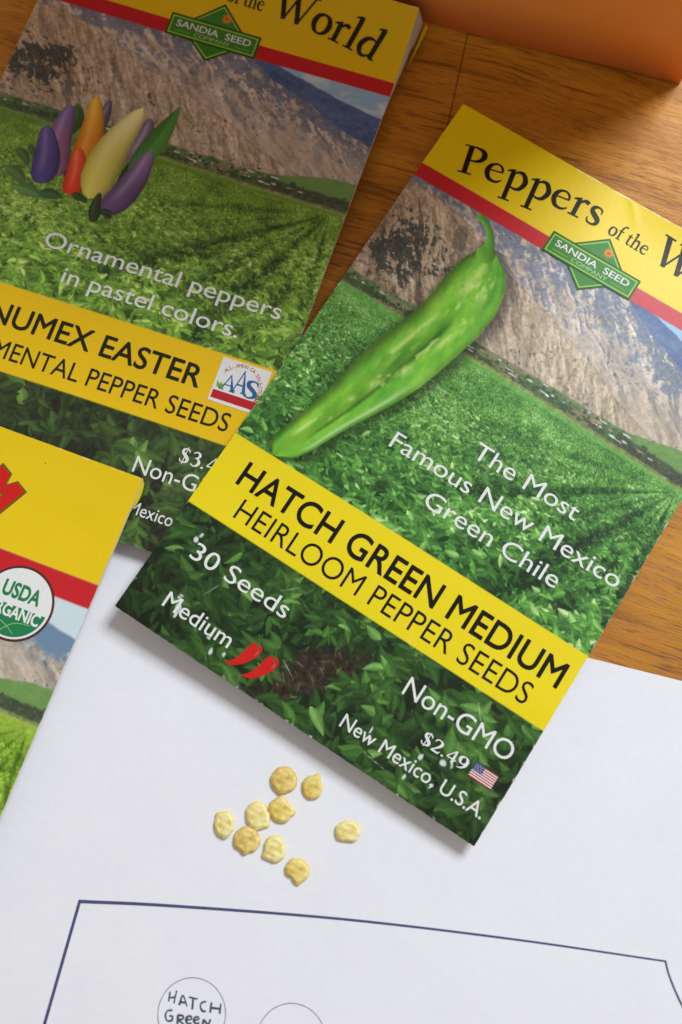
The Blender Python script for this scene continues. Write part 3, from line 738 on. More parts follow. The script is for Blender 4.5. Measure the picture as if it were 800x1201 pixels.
def panel(pk, p, name, mat, parent, thick=.36):
    """the printed front card: dense grid that carries the printed colours, with a white cut edge all round"""
    nu, nv = p.nu, p.nv
    zf = np.array([[pk.zf(a, b) for a in p.u[::6]] for b in p.v[::6]])
    Z = np.array([np.interp(p.u, p.u[::6], row) for row in zf])
    Z = np.array([np.interp(p.v, p.v[::6], Z[:, i]) for i in range(nu)]).T
    er = np.random.default_rng(4)
    jag_b = np.convolve(er.normal(0, .05, nu), np.ones(5) / 5, 'same'); jag_r = np.convolve(er.normal(0, .04, nv), np.ones(5) / 5, 'same')
    U = p.U.copy(); V = p.V.copy()
    V[-1, :] += jag_b; U[:, -1] += jag_r; U[:, 0] += jag_r[::-1] * .7; V[0, :] += jag_b[::-1] * .3
    co = np.stack([U, -V, Z], -1).reshape(-1, 3)
    idx = np.arange(nu * nv).reshape(nv, nu)
    quads = np.stack([idx[:-1, :-1], idx[1:, :-1], idx[1:, 1:], idx[:-1, 1:]], -1).reshape(-1, 4)
    loop = np.concatenate([idx[0, :], idx[1:, -1], idx[-1, -2::-1], idx[-2:0:-1, 0]])
    k = len(loop); n0 = len(co)
    top = co[loop]; bot = top.copy(); bot[:, 2] -= thick
    co = np.vstack([co, top, bot])
    a = np.arange(k); b = (a + 1) % k
    rim = np.stack([n0 + a, n0 + b, n0 + k + b, n0 + k + a], -1)
    faces = np.vstack([quads, rim])
    col = np.ones((len(co), 4)); col[:n0, :3] = lin(p.img.reshape(-1, 3))
    col[n0:, :3] = lin(np.array([224, 220, 208]) / 255.)
    me = bpy.data.meshes.new(name)
    me.vertices.add(len(co)); me.vertices.foreach_set('co', (co * MM).ravel())
    me.loops.add(faces.size); me.loops.foreach_set('vertex_index', faces.ravel().astype(np.int32))
    me.polygons.add(len(faces)); me.polygons.foreach_set('loop_start', np.arange(0, faces.size, 4, dtype=np.int32))
    me.update(calc_edges=True)
    me.polygons.foreach_set('use_smooth', [True] * len(faces))
    at = me.color_attributes.new('print', 'FLOAT_COLOR', 'POINT'); at.data.foreach_set('color', col.astype(np.float32).ravel())
    me.materials.append(mat); me.validate()
    o = bpy.data.objects.new(name, me); COL.objects.link(o); o.parent = parent
    return o

def badge(pk, parent, du=0.0, dv=0.0):
    """green lozenge with a ribbon across it, at (35.7, 15) on the sheet"""
    def P(l): return [(a + du, b + dv) for a, b in l]
    dia = [(36.0, 8.9), (42.6, 14.6), (36.0, 20.0), (29.2, 14.6)]
    def grow(l, g):
        c = np.mean(l, 0); return [tuple(c + (np.array(q) - c) * (1 + g / np.linalg.norm(np.array(q) - c))) for q in l]
    def bar(u0, v0, u1, v1): return [(u0, v0), (u1, v0), (u1, v1), (u0, v1)]
    base = pk.place('brand_badge', *merge([poly(P(grow(dia, .35)))]), M_BADGE_DK, parent, .05)
    pk.place('lozenge_line', *poly(P(grow(dia, -.15))), M_LIME, base, .065)
    pk.place('lozenge', *poly(P(grow(dia, -.55))), M_BADGE, base, .08)
    sun = []
    for k in range(14):
        a = k * math.pi / 7; c = np.array([37.2, 11.2])
        t = np.array([math.cos(a), math.sin(a)]); q = np.array([-t[1], t[0]])
        sun.append(poly(P([tuple(c + q * .22), tuple(c + t * 1.15), tuple(c - q * .22)])))
    pk.place('sun_rays', *merge(sun + [poly(P([(37.2 + .62 * math.cos(a), 11.2 + .62 * math.sin(a)) for a in np.linspace(0, 6.1, 16)]))]), M_SUN, base, .095)
    pk.place('sun_disc', *disc(37.2 + du, 11.2 + dv, .34, 16), M_SUNC, base, .11)
    pk.place('ribbon_edge', *poly(P(bar(26.8, 12.75, 44.6, 17.1))), M_BADGE_DK, base, .125)
    pk.place('ribbon_line', *poly(P(bar(27.15, 13.1, 44.25, 16.75))), M_LIME, base, .14)
    pk.place('ribbon', *poly(P(bar(27.45, 13.4, 43.95, 16.45))), M_BADGE, base, .155)
    letters(pk, 'badge_lettering', base, 'SANDIA  SEED', 28.3 + du, 15.1 + dv, 14.8, 1.25, M_WHITE, .012, lift=.175)
    letters(pk, 'badge_small_lettering', base, 'COMPANY', 32.2 + du, 16.25 + dv, 7.2, .78, M_PALE, 0, lift=.175)
    pk.place('badge_rules', *merge([poly(P(bar(28.4, 15.85, 31.4, 15.95))), poly(P(bar(40.2, 15.85, 43.2, 15.95)))]), M_LIME, base, .175)
    return base

def card_back(pk, parent, u0, u1, v0, v1, drop, mat, name='back_panel', flare=None):
    """plain back card with the folded sides that join it to the front"""
    nu, nv = 12, 16; V = []; F = []
    us = np.linspace(u0 + .05, u1 - .05, nu); vs = np.linspace(v0 + .05, v1 - .05, nv)
    for b in vs:
        for a in us:
            dz = drop(a, b)
            V.append((a, -b, pk.zf(a, b) - dz))
    for j in range(nv - 1):
        for i in range(nu - 1):
            F.append((j * nu + i, j * nu + i + 1, (j + 1) * nu + i + 1, (j + 1) * nu + i))
    o = mesh_obj(name, V, F, mat, parent, True)
    return o

def side_fold(pk, parent, u, v0, v1, drop, bulge, mat, name='side_fold', out=1):
    """the folded side of the packet: a narrow rounded strip below the front card's edge"""
    V = []; F = []; n = 28; ks = 5
    for i, b in enumerate(np.linspace(v0, v1, n)):
        d = drop(u, b); z = pk.zf(u, b)
        for k in range(ks):
            t = k / (ks - 1)
            V.append((u + out * bulge(b) * math.sin(math.pi * (.5 * t if bulge(b) > .6 else t)), -b, z - .27 - (d - .27) * t))
    for i in range(n - 1):
        for k in range(ks - 1):
            F.append((i * ks + k, i * ks + k + 1, (i + 1) * ks + k + 1, (i + 1) * ks + k))
    return mesh_obj(name, V, F, mat, parent, True)

def frame(o, ux, vy):
    x = Vector(ux).normalized(); y = (-Vector(vy)).normalized(); z = x.cross(y)
    return Matrix(((x.x, y.x, z.x, o[0] * MM), (x.y, y.y, z.y, o[1] * MM), (x.z, y.z, z.z, o[2] * MM), (0, 0, 0, 1)))

# ------------------------------------------------------------------ table
def wood():
    m, nt, b = new_mat('varnished_oak'); N = nt.nodes; L = nt.links
    tc = N.new('ShaderNodeTexCoord')
    rot = N.new('ShaderNodeMapping'); rot.inputs['Rotation'].default_value = (0, 0, math.radians(18)); L.new(tc.outputs['Object'], rot.inputs['Vector'])
    def mapped(sx, sy, loc=(0, 0, 0)):
        mp = N.new('ShaderNodeMapping'); mp.inputs['Scale'].default_value = (sx, sy, 1); mp.inputs['Location'].default_value = loc
        return mp
    warp = N.new('ShaderNodeTexNoise'); warp.inputs['Scale'].default_value = 18; warp.inputs['Detail'].default_value = 2
    L.new(rot.outputs[0], warp.inputs['Vector'])
    wv = N.new('ShaderNodeVectorMath'); wv.operation = 'MULTIPLY_ADD'
    wv.inputs[1].default_value = (0.004, 0.010, 0); L.new(warp.outputs['Color'], wv.inputs[0]); L.new(rot.outputs[0], wv.inputs[2])
    def noise(sx, sy, detail=4, loc=(0, 0, 0), rough=.55):
        mp = mapped(sx, sy, loc); L.new(wv.outputs[0], mp.inputs['Vector'])
        n = N.new('ShaderNodeTexNoise'); n.inputs['Scale'].default_value = 1; n.inputs['Detail'].default_value = detail; n.inputs['Roughness'].default_value = rough
        L.new(mp.outputs[0], n.inputs['Vector']); return n.outputs['Fac']
    def mr(x, a, b_, c, d):
        n = N.new('ShaderNodeMapRange'); n.inputs[1].default_value = a; n.inputs[2].default_value = b_; n.inputs[3].default_value = c; n.inputs[4].default_value = d
        L.new(x, n.inputs[0]); return n.outputs[0]
    def mix(f, a, c, mode='MIX'):
        n = N.new('ShaderNodeMixRGB'); n.blend_type = mode
        if isinstance(f, float): n.inputs[0].default_value = f
        else: L.new(f, n.inputs[0])
        for k, q in ((1, a), (2, c)):
            if isinstance(q, tuple): n.inputs[k].default_value = q
            else: L.new(q, n.inputs[k])
        return n.outputs[0]
    broad = noise(14, 120, 3)
    fine = noise(30, 900, 5, (3, 1, 0))
    c = mix(mr(broad, .3, .7, 0, 1), rgb(174, 110, 22), rgb(222, 154, 44))
    c = mix(mr(fine, .35, .7, 0, .55), c, rgb(152, 92, 20))
    blot = noise(28, 45, 3, (7, 7, 0)); c = mix(mr(blot, .5, .75, 0, .3), c, rgb(206, 138, 44))
    pores = noise(95, 1500, 3, (11, 5, 0), .5); region = noise(16, 130, 2, (1, 9, 0))
    ps = N.new('ShaderNodeMath'); ps.operation = 'ADD'; L.new(pores, ps.inputs[0]); L.new(mr(region, .35, .7, -.05, .08), ps.inputs[1])
    pm = mr(ps.outputs[0], .58, .70, 0, .62); c = mix(pm, c, rgb(84, 42, 14))
    fl = noise(300, 4200, 3, (2, 8, 0)); fm = mr(fl, .52, .68, 0, .62); c = mix(fm, c, rgb(88, 46, 12))
    lines = noise(9, 260, 2, (5, 3, 0)); lm = mr(lines, .63, .70, 0, .45); c = mix(lm, c, rgb(66, 32, 12))
    # plank end joint and board joints as thin dark gaps
    sx = N.new('ShaderNodeSeparateXYZ'); L.new(rot.outputs[0], sx.inputs[0])
    def gap(sock, pos, w):
        a = N.new('ShaderNodeMath'); a.operation = 'SUBTRACT'; L.new(sock, a.inputs[0]); a.inputs[1].default_value = pos
        q = N.new('ShaderNodeMath'); q.operation = 'ABSOLUTE'; L.new(a.outputs[0], q.inputs[0])
        return mr(q.outputs[0], w * .4, w, 1, 0)
    sk = N.new('ShaderNodeMath'); sk.operation = 'MULTIPLY_ADD'; L.new(sx.outputs['Y'], sk.inputs[0]); sk.inputs[1].default_value = .1; L.new(sx.outputs['X'], sk.inputs[2])
    g = gap(sk.outputs[0], -.0089, .00026); g2 = mr(g, 0, 1, 0, .55); c = mix(g2, c, rgb(44, 26, 14))
    L.new(c, b.inputs['Base Color'])
    b.inputs['Specular IOR Level'].default_value = .28
    L.new(mr(fine, .3, .7, .36, .46), b.inputs['Roughness'])
    hs = N.new('ShaderNodeMath'); hs.operation = 'ADD'; L.new(pm, hs.inputs[0]); L.new(fm, hs.inputs[1])
    hs2 = N.new('ShaderNodeMath'); hs2.operation = 'ADD'; L.new(hs.outputs[0], hs2.inputs[0]); L.new(g, hs2.inputs[1])
    bp = N.new('ShaderNodeBump'); bp.invert = True; bp.inputs['Strength'].default_value = .22; bp.inputs['Distance'].default_value = .0002
    L.new(hs2.outputs[0], bp.inputs['Height'])
    und = noise(25, 90, 2, (4, 4, 0)); bp2 = N.new('ShaderNodeBump'); bp2.inputs['Strength'].default_value = .15; bp2.inputs['Distance'].default_value = .0008
    L.new(und, bp2.inputs['Height']); L.new(bp.outputs[0], bp2.inputs['Normal']); L.new(bp2.outputs[0], b.inputs['Normal'])
    return m
table = mesh_obj('table_top', [(-450, -350, 0), (450, -350, 0), (450, 450, 0), (-450, 450, 0), (-450, -350, -25), (450, -350, -25), (450, 450, -25), (-450, 450, -25)],
                 [(0, 1, 2, 3), (0, 4, 5, 1), (1, 5, 6, 2), (2, 6, 7, 3), (3, 7, 4, 0), (7, 6, 5, 4)], wood())
tag(table, 'varnished orange-brown oak table top with dark grain streaks', 'table', kind='structure')

# ------------------------------------------------------------------ paper with the drawn plan
def paper_mat():
    m, nt, b = new_mat('white_paper'); N = nt.nodes; L = nt.links
    tc = N.new('ShaderNodeTexCoord')
    n = N.new('ShaderNodeTexNoise'); n.inputs['Scale'].default_value = 900; n.inputs['Detail'].default_value = 5; L.new(tc.outputs['Object'], n.inputs['Vector'])
    n2 = N.new('ShaderNodeTexNoise'); n2.inputs['Scale'].default_value = 70; n2.inputs['Detail'].default_value = 3; L.new(tc.outputs['Object'], n2.inputs['Vector'])
    r = N.new('ShaderNodeValToRGB'); r.color_ramp.elements[0].position = .3; r.color_ramp.elements[0].color = rgb(233, 233, 238); r.color_ramp.elements[1].position = .7; r.color_ramp.elements[1].color = rgb(239, 239, 243)
    mx = N.new('ShaderNodeMath'); mx.operation = 'ADD'; mx.inputs[1].default_value = 0
    mm = N.new('ShaderNodeMixRGB'); mm.inputs[0].default_value = .5; L.new(n.outputs['Fac'], mm.inputs[1]); L.new(n2.outputs['Fac'], mm.inputs[2])
    L.new(mm.outputs[0], r.inputs[0]); L.new(r.outputs[0], b.inputs['Base Color'])
    b.inputs['Roughness'].default_value = .85; b.inputs['Specular IOR Level'].default_value = .2
    bp = N.new('ShaderNodeBump'); bp.inputs['Strength'].default_value = .08; bp.inputs['Distance'].default_value = .0001; L.new(n.outputs['Fac'], bp.inputs['Height'])
    bp2 = N.new('ShaderNodeBump'); bp2.inputs['Strength'].default_value = .08; bp2.inputs['Distance'].default_value = .002; L.new(n2.outputs['Fac'], bp2.inputs['Height']); L.new(bp.outputs[0], bp2.inputs['Normal'])
    L.new(bp2.outputs[0], b.inputs['Normal'])
    return m
pe = Vector((.9695, -.2452)); pd = Vector((-.2452, -.9695)); p0 = Vector((-42.0, 30.5))
pc = [p0 + pe * a + pd * b for a, b in ((-75, 0), (141, 0), (141, 279), (-75, 279))]
PZ = .22
paper = mesh_obj('paper_sheet', [(q.x, q.y, PZ) for q in pc] + [(q.x, q.y, .08) for q in pc],
                 [(3, 2, 1, 0), (4, 5, 6, 7)] + [(i, (i + 1) % 4, 4 + (i + 1) % 4, 4 + i) for i in range(4)], paper_mat())
tag(paper, 'white paper sheet with a drawn outline, circles and handwriting lying on the table', 'paper')
M_LINE = ink('blue_print_line', (96, 92, 140), .7, .2, .5)
M_LINE2 = ink('violet_thin_line', (162, 146, 172), .7, .2, .5)
M_PEN = ink('pen_ink', (84, 100, 114), .7, .2, .6)
def draw(name, strokes, w, mat, lift=.02, n=8):
    V, F, k = [], [], 0
    for j, s in enumerate(strokes):
        ws = w if np.ndim(w) else [w * (random.uniform(.72, 1.28) if mat is M_PEN else random.uniform(.85, 1.15)) for _ in s]
        v, f = strip([(a, b, ws[min(i, len(ws) - 1)]) for i, (a, b) in enumerate(s)], n)
        V += [(a, b, PZ + lift + j * .002) for a, b in v]; F += [tuple(i + k for i in q) for q in f]; k += len(v)
    return mesh_obj(name, V, F, mat, paper)
draw('outline_drawing', [[(-47.5, -28.0), (-32.6, -28.6), (-5.2, -30.45), (21.8, -33.3), (45.8, -36.45)]], [.27, .24, .20, .17, .14], M_LINE)
draw('outline_drawing', [[(-47.25, -27.9), (-51.9, -46.3), (-60, -78)]], .24, M_LINE, .024)
draw('outline_drawing', [[(45.7, -36.35), (46.25, -38.8), (47.9, -42.9), (50.5, -47.2), (54, -51.5), (60, -56)]], .14, M_LINE, .026)
def circ(cx, cy, r): return [(cx + r * math.cos(a), cy + r * math.sin(a)) for a in np.linspace(0, 2 * math.pi, 41)]
draw('drawn_circle', [circ(-28.65, -44.7, 5.35)], .07, M_LINE2, n=3)
draw('drawn_circle', [circ(-12.95, -48.4, 5.4)], .07, M_LINE2, n=3)
HW = [[(-32.35, -42.87), (-32.16, -41.43)], [(-31.52, -43.15), (-31.12, -41.24)], [(-32.25, -42.33), (-31.28, -42.22)], [(-30.66, -43.4), (-30.12, -41.96), (-29.41, -43.57)], [(-30.48, -42.93), (-29.7, -43.03)], [(-29.14, -42.2), (-27.77, -42.48)], [(-28.47, -42.41), (-28.58, -43.99)], [(-26.41, -42.83), (-27.1, -43.01), (-27.31, -43.62), (-26.95, -44.19), (-26.37, -44.26)], [(-25.55, -42.93), (-25.74, -44.44)], [(-24.07, -43.1), (-24.23, -44.6)], [(-25.69, -43.72), (-24.13, -43.89)], [(-31.72, -44.12), (-32.49, -44.24), (-32.78, -44.95), (-32.44, -45.67), (-31.75, -45.59), (-31.69, -45.02), (-32.16, -44.95)], [(-30.84, -46.12), (-30.81, -44.83)], [(-30.81, -44.83), (-30.03, -44.93), (-30.01, -45.36), (-30.67, -45.51)], [(-30.67, -45.51), (-29.79, -46.25)], [(-29.35, -45.5), (-28.66, -45.42), (-28.75, -44.99), (-29.29, -45.07), (-29.5, -45.57), (-29.18, -46.07), (-28.64, -45.99)], [(-28.07, -45.56), (-27.5, -45.41), (-27.66, -45.06), (-28.12, -45.2), (-28.26, -45.7), (-27.87, -46.06), (-27.41, -45.91)], [(-26.89, -46.23), (-26.72, -45.41)], [(-26.72, -45.41), (-26.0, -46.33)], [(-26.0, -46.33), (-25.64, -45.4)]]
draw('handwriting', HW, .145, M_PEN, .03)

# ------------------------------------------------------------------ packet one: green chile
def z1(u, v):
    return .95 * math.sin(math.pi * min(max(u / 70, 0), 1)) * math.sin(math.pi * min(max(v / 110, 0), 1)) + .18 * math.sin(u * .11 + v * .07) + .06 * math.exp(-((u - 35.5 - .8 * v) / .7) ** 2) * max(0, 1 - v / 6.0) + .9 * max(0, (u - 22) / 48) * max(0, 1 - v / 9.0) ** 2
E1 = frame((17.385, 111.352, 3.8), (.8378, -.54561, -.02), (-.54561, -.83802, .00545))
t1 = empty('seed_packet', E1)
tag(t1, 'brightly lit seed packet with one long green pepper printed on it', 'seed packet', 'pepper seed packets')
k1 = Packet(E1, z1)
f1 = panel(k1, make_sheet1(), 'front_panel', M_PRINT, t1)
drop1 = lambda a, b: .42 + .5 * math.sin(math.pi * min(max(a / 70, 0), 1)) * math.sin(math.pi * min(max(b / 110, 0), 1))
card_back(k1, t1, 0, 70, 0, 110, drop1, M_CARD)
for u, o in ((0.05, -1), (69.95, 1)): side_fold(k1, t1, u, .1, 109.9, drop1, lambda b: .1, M_CARD, out=o)
ARC1 = lambda u: 7.95 + 4.2 * ((u - 37.5) / 31.0) ** 2
arched(k1, 'title_lettering', f1, 'Peppers', 6.2, 26.6, 5.7, M_BLACK, ARC1)
arched(k1, 'title_small_lettering', f1, 'of the', 34.9, 7.8, 2.75, M_BLACK, ARC1)
arched(k1, 'title_lettering', f1, 'World', 43.6, 22.2, 5.7, M_BLACK, ARC1)
badge(k1, f1)
letters(k1, 'slogan_lettering', f1, 'The Most', 36.2, 56.3, 20.4, 3.0, M_WHITE, 0)
letters(k1, 'slogan_lettering', f1, 'Famous New Mexico', 23.4, 62.3, 44.8, 3.0, M_WHITE, 0)
letters(k1, 'slogan_lettering', f1, 'Green Chile', 33.7, 67.9, 25.9, 3.0, M_WHITE, 0)
letters(k1, 'variety_lettering', f1, 'HATCH GREEN MEDIUM', 5.0, 81.7, 63.3, 4.35, M_BLACK, .012)
letters(k1, 'variety_small_lettering', f1, 'HEIRLOOM PEPPER SEEDS', 8.0, 86.9, 57.2, 3.75, M_BLACK, -.006)
letters(k1, 'count_lettering', f1, '30 Seeds', 5.6, 96.5, 19.2, 3.0, M_WHITE, 0)
letters(k1, 'heat_lettering', f1, 'Medium', 6.4, 105.6, 13.2, 2.7, M_WHITE, .003)
letters(k1, 'claim_lettering', f1, 'Non-GMO', 47.5, 96.1, 20.2, 3.2, M_WHITE, 0)
serifs(k1, 'price_lettering', f1, '$2.49', 54.2, 101.1, 8.4, 2.2, M_WHITE, lift=.09)
letters(k1, 'origin_lettering', f1, 'New Mexico, U.S.A.', 41.8, 106.0, 26.8, 2.35, M_WHITE, .003)
# two red chillies: curved body, green stem
def chili(du, dv):
    body, fb = strip([(20.5 + du, 107.6 + dv, 0.04), (21.4 + du, 107.15 + dv, 0.39), (22.3 + du, 106.2 + dv, 0.67), (22.95 + du, 105.0 + dv, 0.92), (23.4 + du, 103.8 + dv, 1.09), (23.65 + du, 102.9 + dv, 1.06), (23.75 + du, 102.35 + dv, 0.71), (23.78 + du, 102.05 + dv, 0.16)])
    o = k1.place('chili_icon', body, fb, M_RED, f1, .07)
    k1.place('stem', *strip([(22.75 + du, 100.8 + dv, .12), (23.3 + du, 101.5 + dv, .14), (23.65 + du, 102.4 + dv, .22), (23.7 + du, 102.9 + dv, .16)]), M_STEM, o, .09)
    k1.place('highlight', *strip([(24.15 + du, 103.0 + dv, .04), (24.2 + du, 103.5 + dv, .12), (24.1 + du, 104.1 + dv, .04)]), M_PINK, o, .09)
chili(0, 0); chili(3.45, .3)
# small flag
fl = np.array([(63.35, 98.75), (67.65, 98.75), (67.65, 101.25), (63.35, 101.25)])
def fq(a0, b0, a1, b1): return poly([(63.4 + 4.2 * a0, 98.7 + 2.5 * b0), (63.4 + 4.2 * a1, 98.7 + 2.5 * b0), (63.4 + 4.2 * a1, 98.7 + 2.5 * b1), (63.4 + 4.2 * a0, 98.7 + 2.5 * b1)])
fo = k1.place('flag_print', *fq(0, 0, 1, 1), M_WHITE, f1, .06)
k1.place('red_stripes', *merge([fq(0, i / 13, 1, (i + 1) / 13) for i in range(0, 13, 2)]), M_FLAGR, fo, .075)
k1.place('blue_canton', *fq(0, 0, .42, 7 / 13), M_FLAGB, fo, .09)
k1.place('white_stars', *merge([disc(63.4 + 4.2 * (.05 + .08 * i + .04 * (j % 2)), 98.7 + 2.5 * (.07 + .1 * j), .07, 6) for j in range(5) for i in range(5 - j % 2)]), M_WHITE, fo, .105)

# ------------------------------------------------------------------ packet two: pastel ornamental peppers
A2 = math.radians(-19.1); S2 = 1.008
def z2(u, v):
    return 3.3 * max(0, 1 - v / 17.5) ** 1.7 + .25 * math.sin(u * .09 + 1) * math.sin(v * .05) - .25 * sstep(60, 100, v)
E2 = frame((-58.30, 153.10, 3.0), (math.cos(A2), math.sin(A2), 0), (math.sin(A2), -math.cos(A2), 0)) @ Matrix.Scale(S2, 4)
t2 = empty('seed_packet', E2)
tag(t2, 'shaded seed packet with a bunch of pastel ornamental peppers, its top end gaping open', 'seed packet', 'pepper seed packets')
k2 = Packet(E2, z2)
f2 = panel(k2, make_sheet2(), 'front_panel', M_PRINT_DULL, t2)
op = lambda b: max(0.0, 1 - b / 17.5)
drop2 = lambda a, b: .75 + 3.9 * op(b) ** 1.5 + .3 * math.sin(math.pi * min(max((a - 1.2) / 70, 0), 1))
card_back(k2, t2, 1.2, 71.2, 0, 110, drop2, M_INNER)
side_fold(k2, t2, 71.15, .05, 109.9, drop2, lambda b: .10 + .85 * op(b) ** .9 if b < 17.5 else .10, M_INNER, 'side_fold', 1)
side_fold(k2, t2, 1.25, .05, 109.9, drop2, lambda b: .10, M_INNER, 'side_fold', -1)
# folded lip of the opened mouth, yellow outside
V = []; F = []
for i, b in enumerate(np.linspace(0.0, 9.5, 12)):
    g = op(b); x = 71.15 + .10 + 1.9 * g ** .9; zz = z2(71, b) - drop2(71, b)
    wv_ = .75 * (1 - b / 9.6)
    V += [(x + .03, -b, zz + .05), (x + .05 - .8 * wv_, -b + .05, zz + .9 * wv_ + .1)]
    if i: F.append((2 * i - 2, 2 * i - 1, 2 * i + 1, 2 * i))
mesh_obj('mouth_lip', V, F, M_YEL, t2)
arched(k2, 'title_lettering', f2, 'Peppers', 7.2, 26.6, 5.7, M_OLIVE, ARC1, lift=.11)
arched(k2, 'title_small_lettering', f2, 'of the', 35.9, 7.2, 2.75, M_OLIVE, ARC1, lift=.11)
arched(k2, 'title_lettering', f2, 'World', 44.6, 21.4, 5.7, M_OLIVE, ARC1, lift=.11)
badge(k2, f2)
letters(k2, 'slogan_lettering', f2, 'Ornamental peppers', 21.4, 64.2, 45.2, 3.0, M_WHITE, .003)
letters(k2, 'slogan_lettering', f2, 'in pastel colors.', 27.0, 69.8, 33.6, 3.0, M_WHITE, .003)
letters(k2, 'variety_lettering', f2, 'NUMEX EASTER', 17.2, 80.4, 40.2, 3.9, M_OLIVE, .012)
letters(k2, 'variety_small_lettering', f2, 'ORNAMENTAL PEPPER SEEDS', 7.6, 86.3, 57.2, 3.3, M_OLIVE, 0)
serifs(k2, 'price_lettering', f2, '$3.49', 58.8, 93.8, 8.8, 2.7, M_WHITE, lift=.09)
letters(k2, 'claim_lettering', f2, 'Non-GMO', 51.9, 98.0, 18.2, 2.9, M_WHITE, 0)
letters(k2, 'origin_lettering', f2, 'New Mexico', 47.6, 104.9, 14.1, 2.2, M_WHITE, 0)
# award emblem on the yellow band
em = k2.place('award_emblem', *poly([(59.7, 73.6), (68.7, 73.6), (68.5, 81.8), (59.7, 81.8)]), M_WHITE, f2, .06)
k2.place('red_bar', *poly([(60.0, 79.7), (68.2, 79.7), (68.2, 81.2), (60.0, 81.2)]), M_REDBAR, em, .08)
for c, u, v, h in (('A', 60.9, 79.3, 3.0), ('A', 62.9, 79.0, 4.1), ('S', 65.2, 79.35, 3.2)):
    serifs(k2, 'emblem_letter', em, c, u, v, 2.9 if c == 'A' else 2.4, h, M_AASB, lift=.09 + .02 * (u > 62) + .02 * (u > 65))
arc = 'ALL-AMERICA SELECTIONS'
for i, ch in enumerate(arc):
    if ch == ' ': continue
    a = -150 + i * (168 / (len(arc) - 1)); ar = math.radians(a)
    letters(k2, 'emblem_arc_letter', em, ch, 64.3 + 3.5 * math.cos(ar) - .2, 78.2 + 3.75 * math.sin(ar), None, .62, M_PINK, .01, a + 90, .08)
for u in (60.6, 67.4):
    k2.place('emblem_leaf', *merge([strip([(u + .3, 79.3, .03), (u + .3 + dx * .5, 78.75, .28), (u + .3 + dx, 78.0, .03)]) for dx in (-.7, .05, .75)]), M_LEAFI, em, .08)

# ------------------------------------------------------------------ packet three: organic packet at the left
A3 = math.radians(-20.6)
def z3(u, v):
    return .3 * math.sin(u * .08 + .6) * math.sin(v * .06) + .5 * max(0, 1 - v / 14) ** 2
E3 = frame((-104.16, 65.34, 5.0), (math.cos(A3), math.sin(A3), 0), (math.sin(A3), -math.cos(A3), 0))
t3 = empty('seed_packet', E3)
tag(t3, 'seed packet at the left edge bearing a round green and white organic seal', 'seed packet', 'pepper seed packets')
k3 = Packet(E3, z3)
f3 = panel(k3, make_sheet3(), 'front_panel', M_PRINT_DULL, t3)
op3 = lambda b: max(0.0, 1 - b / 9.0)
drop3 = lambda a, b: .7 + .5 * op3(b)
card_back(k3, t3, 0, 70, 0, 110, drop3, M_CARD)
side_fold(k3, t3, 69.95, .05, 109.9, drop3, lambda b: .1, M_CARD, 'side_fold', 1)
side_fold(k3, t3, .05, .05, 109.9, drop3, lambda b: .1, M_CARD, 'side_fold', -1)
V = []; F = []
for i, b in enumerate(np.linspace(.2, 5.6, 10)):
    t = b / 5.6; w_ = .62 * math.sin(math.pi * min(1, .12 + .88 * t)) ** .8 * (1 if t < .75 else (1 - t) / .25)
    z = z3(70, b) - .35
    V += [(69.9, -b, z), (70.0 + w_, -b - .3, z - .5)]
    if i: F.append((2 * i - 2, 2 * i - 1, 2 * i + 1, 2 * i))
mesh_obj('mouth_lip', V, F, M_YEL, t3)
# organic seal
SU, SV = 58.35, 26.9
seal = k3.place('organic_seal', *disc(SU, SV, 6.35), M_BROWN, f3, .06)
k3.place('seal_white', *disc(SU, SV, 5.95), M_WHITE, seal, .08)
a = np.linspace(math.radians(4), math.radians(176), 40)
k3.place('seal_green_half', *poly(np.stack([SU + 5.5 * np.cos(a), SV + .1 + 5.5 * np.sin(a)], 1)), M_USDA, seal, .10)
k3.place('seal_furrows', *merge([strip([(SU - 4.6, SV + 2.9, .03), (SU - 1, SV + 3.6, .05), (SU + 1.5, SV + 4.9, .03)])[0:2], strip([(SU - 1.2, SV + 5.2, .05), (SU + .9, SV + 3.2, .05), (SU + 3.8, SV + 2.6, .03)])[0:2]]), M_PALE, seal, .115)
letters(k3, 'seal_lettering', seal, 'USDA', SU - 3.3, SV - .75, 6.8, 2.45, M_USDA, .034, lift=.10)
letters(k3, 'seal_lettering', seal, 'ORGANIC', SU - 4.9, SV + 2.45, 9.7, 2.0, M_WHITE, .03, lift=.125)
# last letter of the arched red word at the top
def bigM(g):
    P = [(-.5 - g, -6.2 - g), (1.55 + g, -6.2 - g), (1.55 + g, -2.6), (2.6, -4.6 - g * .5), (3.65 - g, -2.6), (3.65 - g, -6.2 - g), (5.7 + g, -6.2 - g), (5.7 + g, .0 + g), (3.5 - g * .3, .0 + g), (2.6, -1.9 + g * 1.4), (1.7 + g * .3, .0 + g), (-.5 - g, .0 + g)]
    a = math.radians(29); ca, sa = math.cos(a), math.sin(a)
    return poly([(46.85 + x * ca + y * sa, 6.3 + x * sa - y * ca) for x, y in P])
k3.place('word_outline', *bigM(.28), M_STEM, f3, .06)
k3.place('word_letter', *bigM(0), M_RED, f3, .08)

